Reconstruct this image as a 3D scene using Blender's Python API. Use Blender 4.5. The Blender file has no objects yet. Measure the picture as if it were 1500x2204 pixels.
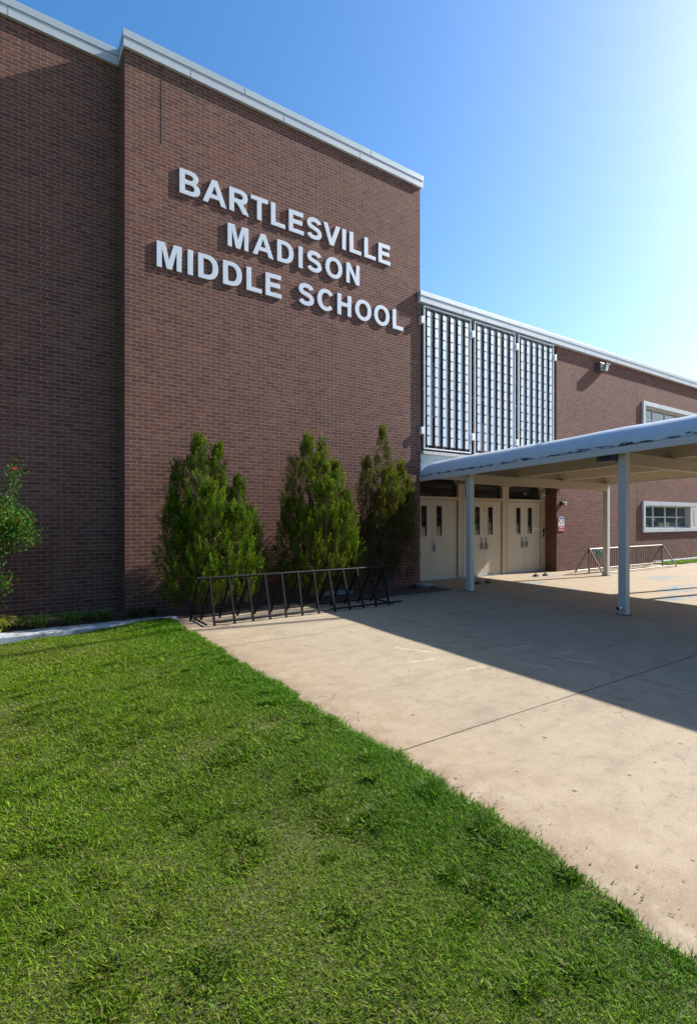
import bpy, math, random
import numpy as np
from mathutils import Vector, Matrix
random.seed(7); rng = np.random.default_rng(11)
scene = bpy.context.scene
COL = scene.collection
R = math.radians

# ------------------------------------------------------------------ helpers
class MB:
    def __init__(s): s.v = []; s.f = []
    def box(s, x0, x1, y0, y1, z0, z1):
        n = len(s.v)
        s.v += [(x0,y0,z0),(x1,y0,z0),(x1,y1,z0),(x0,y1,z0),(x0,y0,z1),(x1,y0,z1),(x1,y1,z1),(x0,y1,z1)]
        s.f += [tuple(n+i for i in q) for q in ((0,3,2,1),(4,5,6,7),(0,1,5,4),(1,2,6,5),(2,3,7,6),(3,0,4,7))]
        return s
    def quad(s, a, b, c, d):
        n = len(s.v); s.v += [a,b,c,d]; s.f.append((n,n+1,n+2,n+3)); return s
    def hexa(s, b, t):            # bottom 4 pts, top 4 pts
        n = len(s.v); s.v += list(b)+list(t)
        s.f += [tuple(n+i for i in q) for q in ((0,3,2,1),(4,5,6,7),(0,1,5,4),(1,2,6,5),(2,3,7,6),(3,0,4,7))]
        return s
    def tube(s, p, q, r, r2=None, k=8, caps=True):
        p = Vector(p); q = Vector(q); d = (q-p).normalized()
        a = Vector((0,0,1)) if abs(d.z) < .9 else Vector((1,0,0))
        u = d.cross(a).normalized(); w = d.cross(u); n = len(s.v); r2 = r if r2 is None else r2
        for c, rr in ((p,r),(q,r2)):
            for i in range(k):
                t = 2*math.pi*i/k + math.pi/k
                s.v.append(tuple(c + (u*math.cos(t)+w*math.sin(t))*rr))
        for i in range(k):
            j = (i+1) % k; s.f.append((n+i, n+k+i, n+k+j, n+j))
        if caps:
            s.f.append(tuple(n+i for i in range(k))); s.f.append(tuple(n+k+i for i in reversed(range(k))))
        return s
    def path(s, pts, radii, k=6):
        for i in range(len(pts)-1): s.tube(pts[i], pts[i+1], radii[i], radii[i+1], k)
        return s
    def prism(s, poly, y0, y1):   # poly in xz
        n = len(s.v); m = len(poly)
        s.v += [(x,y0,z) for x,z in poly] + [(x,y1,z) for x,z in poly]
        s.f.append(tuple(n+i for i in range(m))); s.f.append(tuple(n+m+i for i in reversed(range(m))))
        for i in range(m):
            j = (i+1) % m; s.f.append((n+i, n+m+i, n+m+j, n+j))
        return s
    def build(s, name, mat, parent=None, bevel=0, smooth=False, origin=None):
        me = bpy.data.meshes.new(name)
        me.from_pydata([tuple(v) for v in s.v], [], s.f); me.update()
        import bmesh
        bm = bmesh.new(); bm.from_mesh(me); bmesh.ops.recalc_face_normals(bm, faces=bm.faces); bm.to_mesh(me); bm.free()
        if smooth:
            for p in me.polygons: p.use_smooth = True
        o = bpy.data.objects.new(name, me); COL.objects.link(o); me.materials.append(mat)
        if origin is not None:
            me.transform(Matrix.Translation(-Vector(origin))); o.location = origin
        if parent is not None: adopt(o, parent)
        if bevel:
            b = o.modifiers.new('bevel','BEVEL'); b.width = bevel; b.segments = 2; b.limit_method = 'ANGLE'
        return o
def world_loc(o):
    v = Vector(o.location); p = o.parent
    while p: v = v + p.location; p = p.parent
    return v
def adopt(o, parent):
    o.parent = parent; o.location = Vector(o.location) - world_loc(parent)
def tag(o, label=None, cat=None, group=None, kind=None):
    for k, v in (('label',label),('category',cat),('group',group),('kind',kind)):
        if v: o[k] = v
    return o
def thing(name, label, cat, loc=(0,0,0), group=None):
    o = bpy.data.objects.new(name, None); COL.objects.link(o); o.location = loc; o.empty_display_size = .2
    return tag(o, label, cat, group)
def copy_tree(o, parent=None):
    c = o.copy(); COL.objects.link(c); c.parent = parent
    for ch in list(o.children): copy_tree(ch, c)
    return c
def fastmesh(name, verts, tris, mat, cols=None, parent=None, size=3):
    verts = np.asarray(verts, np.float32); tris = np.asarray(tris, np.int32)
    me = bpy.data.meshes.new(name); me.vertices.add(len(verts)); me.vertices.foreach_set('co', verts.ravel())
    me.loops.add(tris.size); me.loops.foreach_set('vertex_index', tris.ravel())
    me.polygons.add(len(tris)); me.polygons.foreach_set('loop_start', np.arange(0, tris.size, size, dtype=np.int32))
    me.update(calc_edges=True)
    if cols is not None:
        a = me.color_attributes.new('tint','FLOAT_COLOR','POINT')
        c4 = np.ones((len(verts),4), np.float32); c4[:,:3] = cols; a.data.foreach_set('color', c4.ravel())
    me.materials.append(mat)
    o = bpy.data.objects.new(name, me); COL.objects.link(o)
    if parent is not None: adopt(o, parent)
    return o

# ------------------------------------------------------------------ material helper
class NT:
    def __init__(s, name):
        s.m = bpy.data.materials.new(name); s.m.use_nodes = True; s.t = s.m.node_tree; s.t.nodes.clear()
        s.out = s.n('ShaderNodeOutputMaterial'); s.b = s.n('ShaderNodeBsdfPrincipled'); s.l(s.b.outputs[0], s.out.inputs[0])
    def n(s, typ, **kw):
        x = s.t.nodes.new(typ)
        for k, v in kw.items(): setattr(x, k, v)
        return x
    def l(s, a, b): s.t.links.new(a, b)
    def set(s, sock, v):
        if hasattr(v, 'is_output') or isinstance(v, bpy.types.NodeSocket): s.l(v, sock)
        else: sock.default_value = v
    def math(s, op, a, b=None, c=None, clamp=False):
        x = s.n('ShaderNodeMath', operation=op); x.use_clamp = clamp; s.set(x.inputs[0], a)
        if b is not None: s.set(x.inputs[1], b)
        if c is not None: s.set(x.inputs[2], c)
        return x.outputs[0]
    def mix(s, fac, a, b, mode='MIX'):
        x = s.n('ShaderNodeMix', data_type='RGBA', blend_type=mode)
        s.set(x.inputs[0], fac); s.set(x.inputs[6], a if not isinstance(a, tuple) else (*a,1)); s.set(x.inputs[7], b if not isinstance(b, tuple) else (*b,1))
        return x.outputs[2]
    def noise(s, vec, scale, detail=4, rough=.55, dist=0):
        x = s.n('ShaderNodeTexNoise'); s.l(vec, x.inputs['Vector']); x.inputs['Scale'].default_value = scale
        x.inputs['Detail'].default_value = detail; x.inputs['Roughness'].default_value = rough; x.inputs['Distortion'].default_value = dist
        return x.outputs['Fac']
    def ramp(s, fac, a, b, lo=0., hi=1.):
        x = s.n('ShaderNodeMapRange'); s.set(x.inputs[0], fac); x.inputs[1].default_value = a; x.inputs[2].default_value = b
        x.inputs[3].default_value = lo; x.inputs[4].default_value = hi; x.clamp = True
        return x.outputs[0]
    def obj(s): return s.n('ShaderNodeNewGeometry').outputs['Position']
    def scale(s, vec, sc):
        x = s.n('ShaderNodeMapping'); s.l(vec, x.inputs[0]); x.inputs['Scale'].default_value = sc; return x.outputs[0]
    def bump(s, h, strength, dist):
        x = s.n('ShaderNodeBump'); x.inputs['Strength'].default_value = strength; x.inputs['Distance'].default_value = dist
        s.l(h, x.inputs['Height']); s.l(x.outputs[0], s.b.inputs['Normal']); return x
    def base(s, v): s.set(s.b.inputs['Base Color'], v if not isinstance(v, tuple) else (*v,1))
    def rough(s, v): s.set(s.b.inputs['Roughness'], v)

def brick_mat(name, axis, hue=(1,1,1)):
    t = NT(name); P = t.obj(); sep = t.n('ShaderNodeSeparateXYZ'); t.l(P, sep.inputs[0])
    cmb = t.n('ShaderNodeCombineXYZ')
    # small irregularity of the courses
    w = t.noise(P, 2.2, 2); wz = t.math('MULTIPLY_ADD', w, .006, -.003)
    t.l(sep.outputs[axis], cmb.inputs[0]); t.l(t.math('ADD', sep.outputs[2], wz), cmb.inputs[1])
    def br(c1, c2, mo):
        b = t.n('ShaderNodeTexBrick'); t.l(cmb.outputs[0], b.inputs['Vector']); b.offset = .5; b.squash = 1
        for k, v in (('Color1',c1),('Color2',c2),('Mortar',mo)): b.inputs[k].default_value = (*v,1)
        b.inputs['Scale'].default_value = 1; b.inputs['Mortar Size'].default_value = .0054; b.inputs['Mortar Smooth'].default_value = .18
        b.inputs['Bias'].default_value = 0; b.inputs['Brick Width'].default_value = .2032; b.inputs['Row Height'].default_value = .0677
        return b
    b = br(tuple(.088*h for h in hue), tuple(.18*h for h in hue), (0,0,0))
    # per-brick random value -> 3 tones
    val = t.n('ShaderNodeSeparateColor'); t.l(b.outputs['Color'], val.inputs[0])
    k = t.ramp(val.outputs[0], .088*hue[0], .18*hue[0])
    cr = t.n('ShaderNodeValToRGB'); t.l(k, cr.inputs[0]); e = cr.color_ramp.elements
    pal = [(0,(.092,.049,.043)),(.25,(.115,.057,.048)),(.5,(.132,.066,.054)),(.72,(.150,.074,.057)),(.9,(.125,.074,.065)),(1,(.170,.094,.073))]
    e[0].position = 0; e[0].color = (*pal[0][1],1); e[1].position = 1; e[1].color = (*pal[-1][1],1)
    for p_, c_ in pal[1:-1]: x = e.new(p_); x.color = (*c_,1)
    big = t.noise(t.scale(P,(.35,.35,.6)), 1.0, 4); fine = t.noise(P, 90, 4, .7); mid = t.noise(P, 9, 3)
    c = t.mix(t.ramp(big,.35,.68,0,.55), cr.outputs[0], t.mix(1., cr.outputs[0], (1.22,1.12,1.10),'MULTIPLY'))
    c = t.mix(1., c, t.mix(t.ramp(fine,.3,.7), (.78,.78,.78), (1.2,1.2,1.2)), 'MULTIPLY')
    c = t.mix(1., c, t.mix(t.ramp(mid,.3,.7), (.9,.88,.88), (1.08,1.08,1.06)), 'MULTIPLY')
    c = t.mix(t.ramp(t.noise(t.scale(P,(.25,.25,1.6)), 1.0, 3), .5, .72, 0, .3), c, (.075,.045,.04))
    # pale vertical streaks of efflorescence and rain wash
    st = t.noise(t.scale(P,(3.2,3.2,.22)), 1.0, 4, .6)
    c = t.mix(t.ramp(st,.56,.8,0,.22), c, (.20,.16,.15))
    c = t.mix(t.ramp(st,.44,.25,0,.35), c, (.06,.04,.038))
    mc = t.mix(t.ramp(mid,.3,.7), (.22,.165,.13), (.31,.24,.19))
    fac = b.outputs['Fac']
    t.base(t.mix(1., t.mix(fac, c, mc), (.90,.775,.715), 'MULTIPLY')); t.rough(.86); t.b.inputs['Specular IOR Level'].default_value = .25
    h = t.math('SUBTRACT', t.math('MULTIPLY_ADD', fine, .16, t.math('MULTIPLY', k, .25)), t.math('MULTIPLY', fac, 1.0))
    t.bump(h, .55, .004)
    return t.m

def paint(name, col, rough=.45, metal=0, dirt=.15, nz=3., spec=.4, dirtcol=(.25,.23,.2), bump=.0, streak=False):
    col = tuple(.84*v for v in col)
    t = NT(name); P = t.obj(); a = t.noise(P, nz, 5, .6); b = t.noise(t.scale(P,(5,5,.5)) if streak else P, nz*4 if not streak else 1.5, 4, .6)
    c = t.mix(t.ramp(a,.45,.8,0,dirt), col, dirtcol); c = t.mix(t.ramp(b,.5,.8,0,dirt*.8), c, tuple(x*.72 for x in col))
    t.base(c); t.rough(t.ramp(a,.3,.7,rough-.06,rough+.1)); t.b.inputs['Metallic'].default_value = metal
    t.b.inputs['Specular IOR Level'].default_value = spec
    if bump: t.bump(t.noise(P, 30, 3), .3, bump)
    return t.m

def leaf_mat(name, trans=.35, rough=.5, spec=.3):
    t = NT(name); a = t.n('ShaderNodeVertexColor', layer_name='tint')
    P = t.obj(); c = t.mix(1., a.outputs[0], t.mix(t.noise(P, 6, 3), (.75,.78,.7), (1.25,1.22,1.2)), 'MULTIPLY')
    t.base(c); t.rough(rough); t.b.inputs['Specular IOR Level'].default_value = spec
    tr = t.n('ShaderNodeBsdfTranslucent'); t.l(t.mix(1., c, (1.15,1.35,.6), 'MULTIPLY'), tr.inputs[0])
    mx = t.n('ShaderNodeMixShader'); mx.inputs[0].default_value = trans
    t.l(t.b.outputs[0], mx.inputs[1]); t.l(tr.outputs[0], mx.inputs[2]); t.l(mx.outputs[0], t.out.inputs[0])
    return t.m

BRX = brick_mat('brick_running_x', 0); BRY = brick_mat('brick_running_y', 1)
WHITE_METAL = paint('pale_metal_trim', (.50,.54,.56), .38, 0, .22, 1.6, .5, (.33,.36,.36))
COPING_MAT = paint('coping_metal', (.46,.52,.55), .4, .15, .25, 1.3, .5, (.30,.34,.35))
LETTER_MAT = paint('letter_paint', (.62,.67,.74), .5, 0, .15, 2, .4)
LETTER_BACK = paint('letter_edge_paint', (.5,.48,.46), .6, 0, .1, 2, .3)
ALU = paint('weathered_aluminium', (.50,.56,.60), .42, .1, .25, 5, .5, (.42,.46,.48), streak=True)
ALU2 = paint('aluminium_channel', (.44,.50,.55), .45, .0, .3, 4, .5, (.36,.4,.43), streak=True)
STEEL_DK = paint('galvanised_post', (.30,.33,.37), .5, .3, .2, 4)
CREAM = paint('cream_paint', (.56,.49,.385), .5, 0, .12, 2.5, .35, (.44,.37,.29))
CREAM2 = paint('cream_frame_paint', (.52,.44,.33), .5, 0, .15, 2.5, .35, (.40,.32,.23))
SOFFIT = paint('soffit_paint', (.42,.36,.27), .5, 0, .15, 1.2, .4, (.45,.39,.30))
COLUMN = paint('column_paint', (.56,.54,.51), .42, 0, .12, 2, .4, (.42,.38,.33))
FASCIA = paint('fascia_paint', (.60,.60,.60), .45, 0, .15, 2, .4, (.42,.4,.38))
LAMP_DK = paint('dark_bronze_housing', (.06,.058,.055), .5, 0, .2)
BLACK = paint('black_plastic', (.02,.02,.022), .4)
WHITE = paint('white_plastic', (.75,.75,.74), .4, 0, .1)
GREY_H = paint('grey_handle', (.22,.23,.24), .35, .6)
RACK_BLK = paint('black_rack_paint', (.009,.008,.010), .55, 0, .5, 9, .12, (.03,.015,.012))
GALV = paint('galvanised_pipe', (.30,.265,.22), .38, .6, .4, 8, .5, (.22,.17,.13))
ROD = paint('rusty_rod', (.13,.10,.08), .6, .2, .4)
RUBBER = paint('dark_iron', (.03,.022,.022), .6)
STONE = paint('pale_kerb_concrete', (.40,.43,.45), .85, 0, 1.6, 9, .2, (.13,.13,.12), bump=.004)
SPANDREL = paint('pale_spandrel', (.52,.56,.56), .5, 0, .2, 2, .4, (.36,.38,.36), streak=True)
LEDGE = paint('ledge_concrete', (.50,.50,.47), .7, 0, .7, 5, .3, (.16,.15,.13), streak=True)
BARK = paint('bark', (.14,.10,.075), .9, 0, .4, 12, .2, (.06,.045,.035), bump=.01)
GREEN_PL = paint('green_plastic', (.02,.30,.20), .35)
BLUE_PL = paint('blue_plastic', (.05,.16,.32), .35)
RED_PAINT = paint('sign_red', (.48,.035,.07), .5, 0, .05)
BLUE_PAINT = paint('sign_blue', (.03,.12,.36), .5, 0, .05)
INK = paint('dark_ink', (.04,.035,.04), .6); INK_RED = paint('maroon_ink', (.35,.06,.09), .6); INK_GREY = paint('grey_ink', (.32,.30,.32), .6)
INK_WHITE = paint('white_ink', (.8,.78,.78), .6, 0, 0)

def glass(name, col, rough=.03):
    t = NT(name); P = t.obj(); a = t.noise(P, 1.3, 3)
    t.base(t.mix(a, col, tuple(x*1.8 for x in col))); t.rough(rough); t.b.inputs['Specular IOR Level'].default_value = .75
    return t.m
GLASS = glass('dark_glass', (.012,.013,.013)); GLASS_W = glass('window_glass', (.035,.045,.045))

def membrane():
    t = NT('roof_membrane'); P = t.obj()
    a = t.noise(P, 1.4, 5, .6); b = t.noise(P, 14, 5, .7); f = t.noise(t.scale(P,(1,.16,1)), 26, 5, .72); g = t.noise(P, .9, 3)
    c = t.mix(t.ramp(a,.4,.75,0,.5), (.50,.55,.61), (.38,.43,.49)); c = t.mix(t.ramp(b,.52,.75,0,.25), c, (.28,.31,.34))
    # peeling paint in a band just over the fascia; uv: v = height over the eave
    uv = t.n('ShaderNodeUVMap'); s = t.n('ShaderNodeSeparateXYZ'); t.l(uv.outputs[0], s.inputs[0])
    band = t.math('MULTIPLY', t.ramp(s.outputs[1], .11, .02), t.ramp(s.outputs[1], .0, .012, .55, 1))
    thr = t.math('MULTIPLY_ADD', band, -.205, t.math('MULTIPLY_ADD', t.ramp(g,.4,.65), -.05, .72))
    peel = t.math('GREATER_THAN', f, thr)
    edge = t.math('LESS_THAN', s.outputs[1], t.math('MULTIPLY_ADD', b, .03, -.009))
    m = t.math('MAXIMUM', peel, t.math('MULTIPLY', edge, .85))
    t.base(t.mix(m, c, (.035,.035,.04))); t.rough(t.mix(m, (.55,.55,.55), (.85,.85,.85)))
    h = t.math('SUBTRACT', t.math('MULTIPLY_ADD', b, .4, a), t.math('MULTIPLY', m, .6)); t.bump(h, .5, .006)
    return t.m
MEMBRANE = membrane()

def concrete():
    t = NT('plaza_concrete'); P = t.obj(); sp = t.n('ShaderNodeSeparateXYZ'); t.l(P, sp.inputs[0]); X = sp.outputs[0]; Y = sp.outputs[1]
    a = t.noise(P, .55, 5, .6); b = t.noise(P, 3.5, 5, .65); f = t.noise(P, 60, 4, .7); gr = t.noise(P, 150, 4, .85)
    st = t.noise(t.scale(P,(.5,3.2,1)), 1.6, 5, .65)
    c = t.mix(t.ramp(a,.35,.68), (.455,.39,.295), (.395,.335,.25))
    c = t.mix(t.ramp(b,.50,.72,0,.6), c, (.28,.24,.19)); c = t.mix(t.ramp(b,.45,.25,0,.4), c, (.53,.455,.355))
    c = t.mix(t.ramp(st,.52,.75,0,.6), c, (.28,.245,.195)); c = t.mix(t.ramp(st,.46,.28,0,.3), c, (.54,.46,.35))
    m9 = t.noise(P, 11, 7, .75); c = t.mix(t.ramp(m9,.53,.66,0,.6), c, (.25,.21,.165)); c = t.mix(t.ramp(m9,.44,.30,0,.35), c, (.56,.49,.38))
    # pink slab inside the colonnade
    inn = t.ramp(X, 8.64, 8.66); c = t.mix(t.math('MULTIPLY', inn, .30), c, (.46,.35,.265))
    # orange silt along the lawn
    e = t.math('MULTIPLY', t.ramp(X, 3.3, 2.25), t.ramp(b,.35,.6)); c = t.mix(t.math('MULTIPLY', e, .42), c, (.42,.29,.185))
    e2 = t.math('MULTIPLY', t.ramp(X, 2.55, 2.2), t.ramp(t.noise(P,7,4),.3,.6)); c = t.mix(t.math('MULTIPLY', e2, .6), c, (.23,.17,.12))
    # mulch wash by the planting bed
    e3 = t.math('MULTIPLY', t.ramp(Y, 7.9, 8.5), t.math('MULTIPLY', t.ramp(X, 9.2, 8.0), t.ramp(t.noise(P,4,5),.35,.6))); c = t.mix(t.math('MULTIPLY', e3, .8), c, (.12,.085,.06))
    # speckle
    c = t.mix(1., c, t.mix(t.ramp(gr,.25,.75), (.66,.65,.64), (1.30,1.30,1.30)), 'MULTIPLY')
    c = t.mix(1., c, t.mix(t.ramp(f,.3,.7), (.88,.88,.88), (1.1,1.1,1.1)), 'MULTIPLY')
    peb = t.n('ShaderNodeTexVoronoi'); t.l(P, peb.inputs['Vector']); peb.inputs['Scale'].default_value = 95
    c = t.mix(t.math('MULTIPLY', t.ramp(peb.outputs['Distance'], .26, .14), .45), c, t.mix(peb.outputs['Color'], (.2,.15,.11), (.66,.6,.52)))
    # black gum spots
    v = t.n('ShaderNodeTexVoronoi', voronoi_dimensions='2D'); t.l(P, v.inputs['Vector']); v.inputs['Scale'].default_value = 2.1
    vs = t.n('ShaderNodeSeparateColor'); t.l(v.outputs['Color'], vs.inputs[0])
    gum = t.math('MULTIPLY', t.math('LESS_THAN', t.math('MULTIPLY_ADD', t.noise(P, 38, 3), .045, v.outputs['Distance']), t.math('MULTIPLY_ADD', vs.outputs[1], .026, .033)), t.math('GREATER_THAN', vs.outputs[0], t.ramp(X, 2.5, 7, .5, .15)))
    c = t.mix(t.math('MULTIPLY', gum, .75), c, (.075,.06,.055))
    v2 = t.n('ShaderNodeTexVoronoi', voronoi_dimensions='2D'); t.l(P, v2.inputs['Vector']); v2.inputs['Scale'].default_value = 5.3
    vs2 = t.n('ShaderNodeSeparateColor'); t.l(v2.outputs['Color'], vs2.inputs[0])
    gum2 = t.math('MULTIPLY', t.math('LESS_THAN', t.math('MULTIPLY_ADD', t.noise(P, 70, 3), .06, v2.outputs['Distance']), .066), t.math('GREATER_THAN', vs2.outputs[0], .8))
    c = t.mix(t.math('MULTIPLY', gum2, .6), c, (.10,.08,.07))
    # worn blue paint
    bn = t.math('MAXIMUM', t.ramp(t.noise(t.scale(P,(1,2.2,1)), 1.9, 6, .75), .46, .56), .0)
    for (cx, cy, rx, ry, k) in ((12.75,8.95,.75,.25,.9),(11.0,8.15,.55,.2,.9),(15.0,6.9,.75,.33,.8),(13.2,5.55,1.1,.42,.9),(11.35,5.0,.6,.28,.9),(10.2,7.0,.8,.28,.75),(12.6,4.3,1.1,.45,.6),(9.3,5.9,.5,.25,.3)):
        dx = t.math('DIVIDE', t.math('SUBTRACT', X, cx), rx); dy = t.math('DIVIDE', t.math('SUBTRACT', Y, cy), ry)
        d = t.math('ADD', t.math('MULTIPLY', dx, dx), t.math('MULTIPLY', dy, dy))
        c = t.mix(t.math('MULTIPLY', t.math('MULTIPLY', t.ramp(d, 1.5, .5), bn), k*1.0), c, (.13,.25,.40))
    # faint worn court lines
    ln = t.ramp(t.noise(P, 22, 4, .7), .42, .55)
    for (x0,y0,x1,y1) in LINES:
        L = math.hypot(x1-x0, y1-y0); ux, uy = (x1-x0)/L, (y1-y0)/L
        rx = t.math('SUBTRACT', X, x0); ry = t.math('SUBTRACT', Y, y0)
        al = t.math('ADD', t.math('MULTIPLY', rx, ux), t.math('MULTIPLY', ry, uy)); ac = t.math('ABSOLUTE', t.math('SUBTRACT', t.math('MULTIPLY', ry, ux), t.math('MULTIPLY', rx, uy)))
        m = t.math('MULTIPLY', t.math('LESS_THAN', ac, .028), t.math('MULTIPLY', t.math('GREATER_THAN', al, 0), t.math('LESS_THAN', al, L)))
        c = t.mix(t.math('MULTIPLY', t.math('MULTIPLY', m, ln), .65), c, (.68,.63,.53))
    # joints
    wob = t.math('MULTIPLY_ADD', t.noise(P, 1.5, 3), .05, -.025); fwob = t.math('MULTIPLY_ADD', t.noise(P, 40, 3), .010, -.005)
    js = None
    for (ax, pos, lo, hi, wd) in ((0,5.27,-50,8.6,.006),(0,8.66,-50,50,.011),(0,14.3,-50,50,.008),(0,20,-50,50,.008),(1,2.75,-50,50,.0075),(1,6.25,2.2,8.6,.005),(1,6.25,8.6,50,.003),(1,-.8,-50,50,.008),(1,8.75,8.6,50,.009)):
        A = X if ax == 0 else Y; B = Y if ax == 0 else X
        d = t.math('ABSOLUTE', t.math('SUBTRACT', t.math('ADD', A, t.math('ADD', t.math('MULTIPLY', wob, .35), fwob)), pos))
        m = t.math('MULTIPLY', t.ramp(d, wd*1.3, wd*.6), t.math('MULTIPLY', t.math('GREATER_THAN', B, lo), t.math('LESS_THAN', B, hi)))
        js = m if js is None else t.math('MAXIMUM', js, m)
    c = t.mix(t.math('MULTIPLY', js, .85), c, (.06,.045,.035))
    vc = t.n('ShaderNodeTexVoronoi', feature='DISTANCE_TO_EDGE', voronoi_dimensions='2D'); wv = t.n('ShaderNodeVectorMath', operation='ADD'); t.l(P, wv.inputs[0]); nn = t.n('ShaderNodeTexNoise'); t.l(P, nn.inputs['Vector']); nn.inputs['Scale'].default_value = 1.7; nn.inputs['Detail'].default_value = 6; t.l(nn.outputs['Color'], wv.inputs[1])
    t.l(wv.outputs[0], vc.inputs['Vector']); vc.inputs['Scale'].default_value = .42
    ck = t.math('MULTIPLY', t.ramp(vc.outputs['Distance'], .0032, .0012), t.ramp(a,.50,.56)); c = t.mix(t.math('MULTIPLY', ck, .5), c, (.10,.08,.06))
    t.base(t.mix(1., c, (.68,.648,.585), 'MULTIPLY')); t.rough(.82); t.b.inputs['Specular IOR Level'].default_value = .3
    h = t.math('ADD', t.math('MULTIPLY', gr, .5), t.math('MULTIPLY_ADD', js, -3., t.math('MULTIPLY', f, .5))); t.bump(h, .5, .003)
    return t.m
# worn paint dashes: ground points (metres)
LINES = [(4.04,5.04,4.27,4.59),(4.49,5.01,4.82,4.49),(5.17,4.19,5.55,4.15),(5.42,3.70,5.71,3.65),(3.72,4.41,4.11,4.33),(4.03,3.86,4.35,3.83),(4.75,3.71,4.89,3.38),(5.32,3.49,5.53,3.14)]
CONCRETE = concrete()

def soil_mat(name, c1, c2, sc=18):
    t = NT(name); P = t.obj(); a = t.noise(P, 1.2, 5, .6); b = t.noise(P, sc, 5, .75)
    t.base(t.mix(t.ramp(b,.3,.7), t.mix(a, c1, c2), tuple(.5*(x+y)*1.5 for x, y in zip(c1,c2)))); t.rough(.95); t.bump(b, .8, .03)
    return t.m
LAWN_BASE = soil_mat('lawn_soil', (.065,.060,.018), (.075,.10,.016), 40)
MULCH = soil_mat('bed_mulch', (.035,.024,.017), (.06,.04,.027), 30)
GROUND = soil_mat('far_ground', (.10,.12,.05), (.14,.13,.08), 2)

# ------------------------------------------------------------------ setting: ground
def sheet(name, pts, mat, z=None):
    m = MB(); n = len(pts); m.v = [tuple(p) for p in pts]; m.f = [tuple(range(n))]
    o = m.build(name, mat); return tag(o, kind='structure')
sheet('ground', [(-600,-600,-.5),(600,-600,-.5),(600,600,-.5),(-600,600,-.5)], GROUND)
pl = MB(); py_ = [(2.13,8.38),(2.13,1.5),(1.53,-.9),(1.53,-40),(70,-40),(70,8.38)]
pl.v = [(x,y,-.45) for x,y in py_]+[(x,y,0.) for x,y in py_]; pl.f = [tuple(range(6)), tuple(range(11,5,-1))]+[(i,(i+1)%6,(i+1)%6+6,i+6) for i in range(6)]
pl.box(8.50, 70, 8.3802, 9.97, -.45, -.0006)
tag(pl.build('pavement', CONCRETE), kind='structure')

def lz(x): return .010-.055*max(0., 2.2-x) if x > -4 else -.331
# lawn surface with soft humps
def lump(x, y): return .016*math.sin(1.7*x+.6)*math.sin(1.3*y+1)+.010*math.sin(4.1*x+2.3*y)+.006*math.sin(9*x-7*y)
lv = []; lf = []; nx, ny = 150, 170; x0,x1,y0,y1 = -12.,2.155,-8.,8.5
for j in range(ny+1):
    for i in range(nx+1):
        u = (i/nx)**.5; x = x0+(x1-x0)*u; y = y0+(y1-y0)*j/ny
        xs_ = x-.25*min(2.4,max(0.,1.5-y))*max(0.,1-(2.155-x)/1.5); lv.append((xs_, y, lz(x)+lump(xs_,y)*min(1,(2.22-x)*2)+.004))
for j in range(ny):
    for i in range(nx): q = j*(nx+1)+i; lf.append((q,q+1,q+nx+2,q+nx+1))
m = MB(); m.v = lv; m.f = lf; tag(m.build('lawn', LAWN_BASE, smooth=True), kind='structure')
sheet('verge', [(19.4,8.7,.012),(60,8.2,.012),(60,9.3,.012),(19.4,9.3,.012)], LAWN_BASE)
bed = MB().box(-14, 2.3, 8.70, 10.1, -.4, -.02).box(2.3, 8.5, 8.381, 9.6, -.4, -.012)
tag(bed.build('planting_soil', MULCH), kind='structure')

# ------------------------------------------------------------------ kerb and footing
k = MB(); n_ = 90; q = random.Random(4); V0 = []
for i in range(n_+1):
    x = -12+14.35*i/n_; yf = 8.45+.01*math.sin(i*.7)+q.uniform(-.004,.004); yb = 8.74+.006*math.sin(i*1.3); zt = .0+q.uniform(-.004,.003)
    V0.append([(x,yf,-.45),(x,yf,zt-.022),(x,yf+.02,zt),(x,yb-.01,zt+.002),(x,yb,zt-.015),(x,yb,-.45)])
for i, r_ in enumerate(V0):
    k.v += r_
    if i:
        for c in range(5): a = (i-1)*6+c; k.f.append((a, a+1, a+7, a+6))
k.f.append(tuple(range(5,-1,-1))); k.f.append(tuple(n_*6+c for c in range(6)))
kb = k.build('kerb', STONE); tag(kb, 'chipped pale concrete kerb between the lawn and the planting bed', 'kerb')
k = MB().box(19.6, 60, 9.3, 9.515, -.1, .07); tag(k.build('kerb', STONE, bevel=.01), 'short pale kerb along the far brick wall behind the grass verge', 'kerb')

# ------------------------------------------------------------------ the school building
B = thing('school_building', 'brown brick school building with tall windowless block, screened bay and low wing', 'building', (1.73,9.52,0))
ZT = 9.74; ZW = 6.92; YT = 9.52; YL = 10.0; YD = 9.95
def part(m, name, mat, parent=B, label=None, **kw):
    o = m.build(name, mat, parent, **kw)
    if label: o['label'] = label
    return o
part(MB().box(1.73, 8.49, YT, 24, -.45, ZT), 'brick_wall', BRX)
part(MB().box(-30, 1.728, YL, 24, -.45, ZT-.004), 'brick_wall', BRX)
# side return of the tall block (brick running the other way), a skin 2 mm proud
part(MB().box(1.7265, 1.7295, YT+.0005, YL, -.4, ZT-.002), 'brick_wall', BRY)
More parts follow.
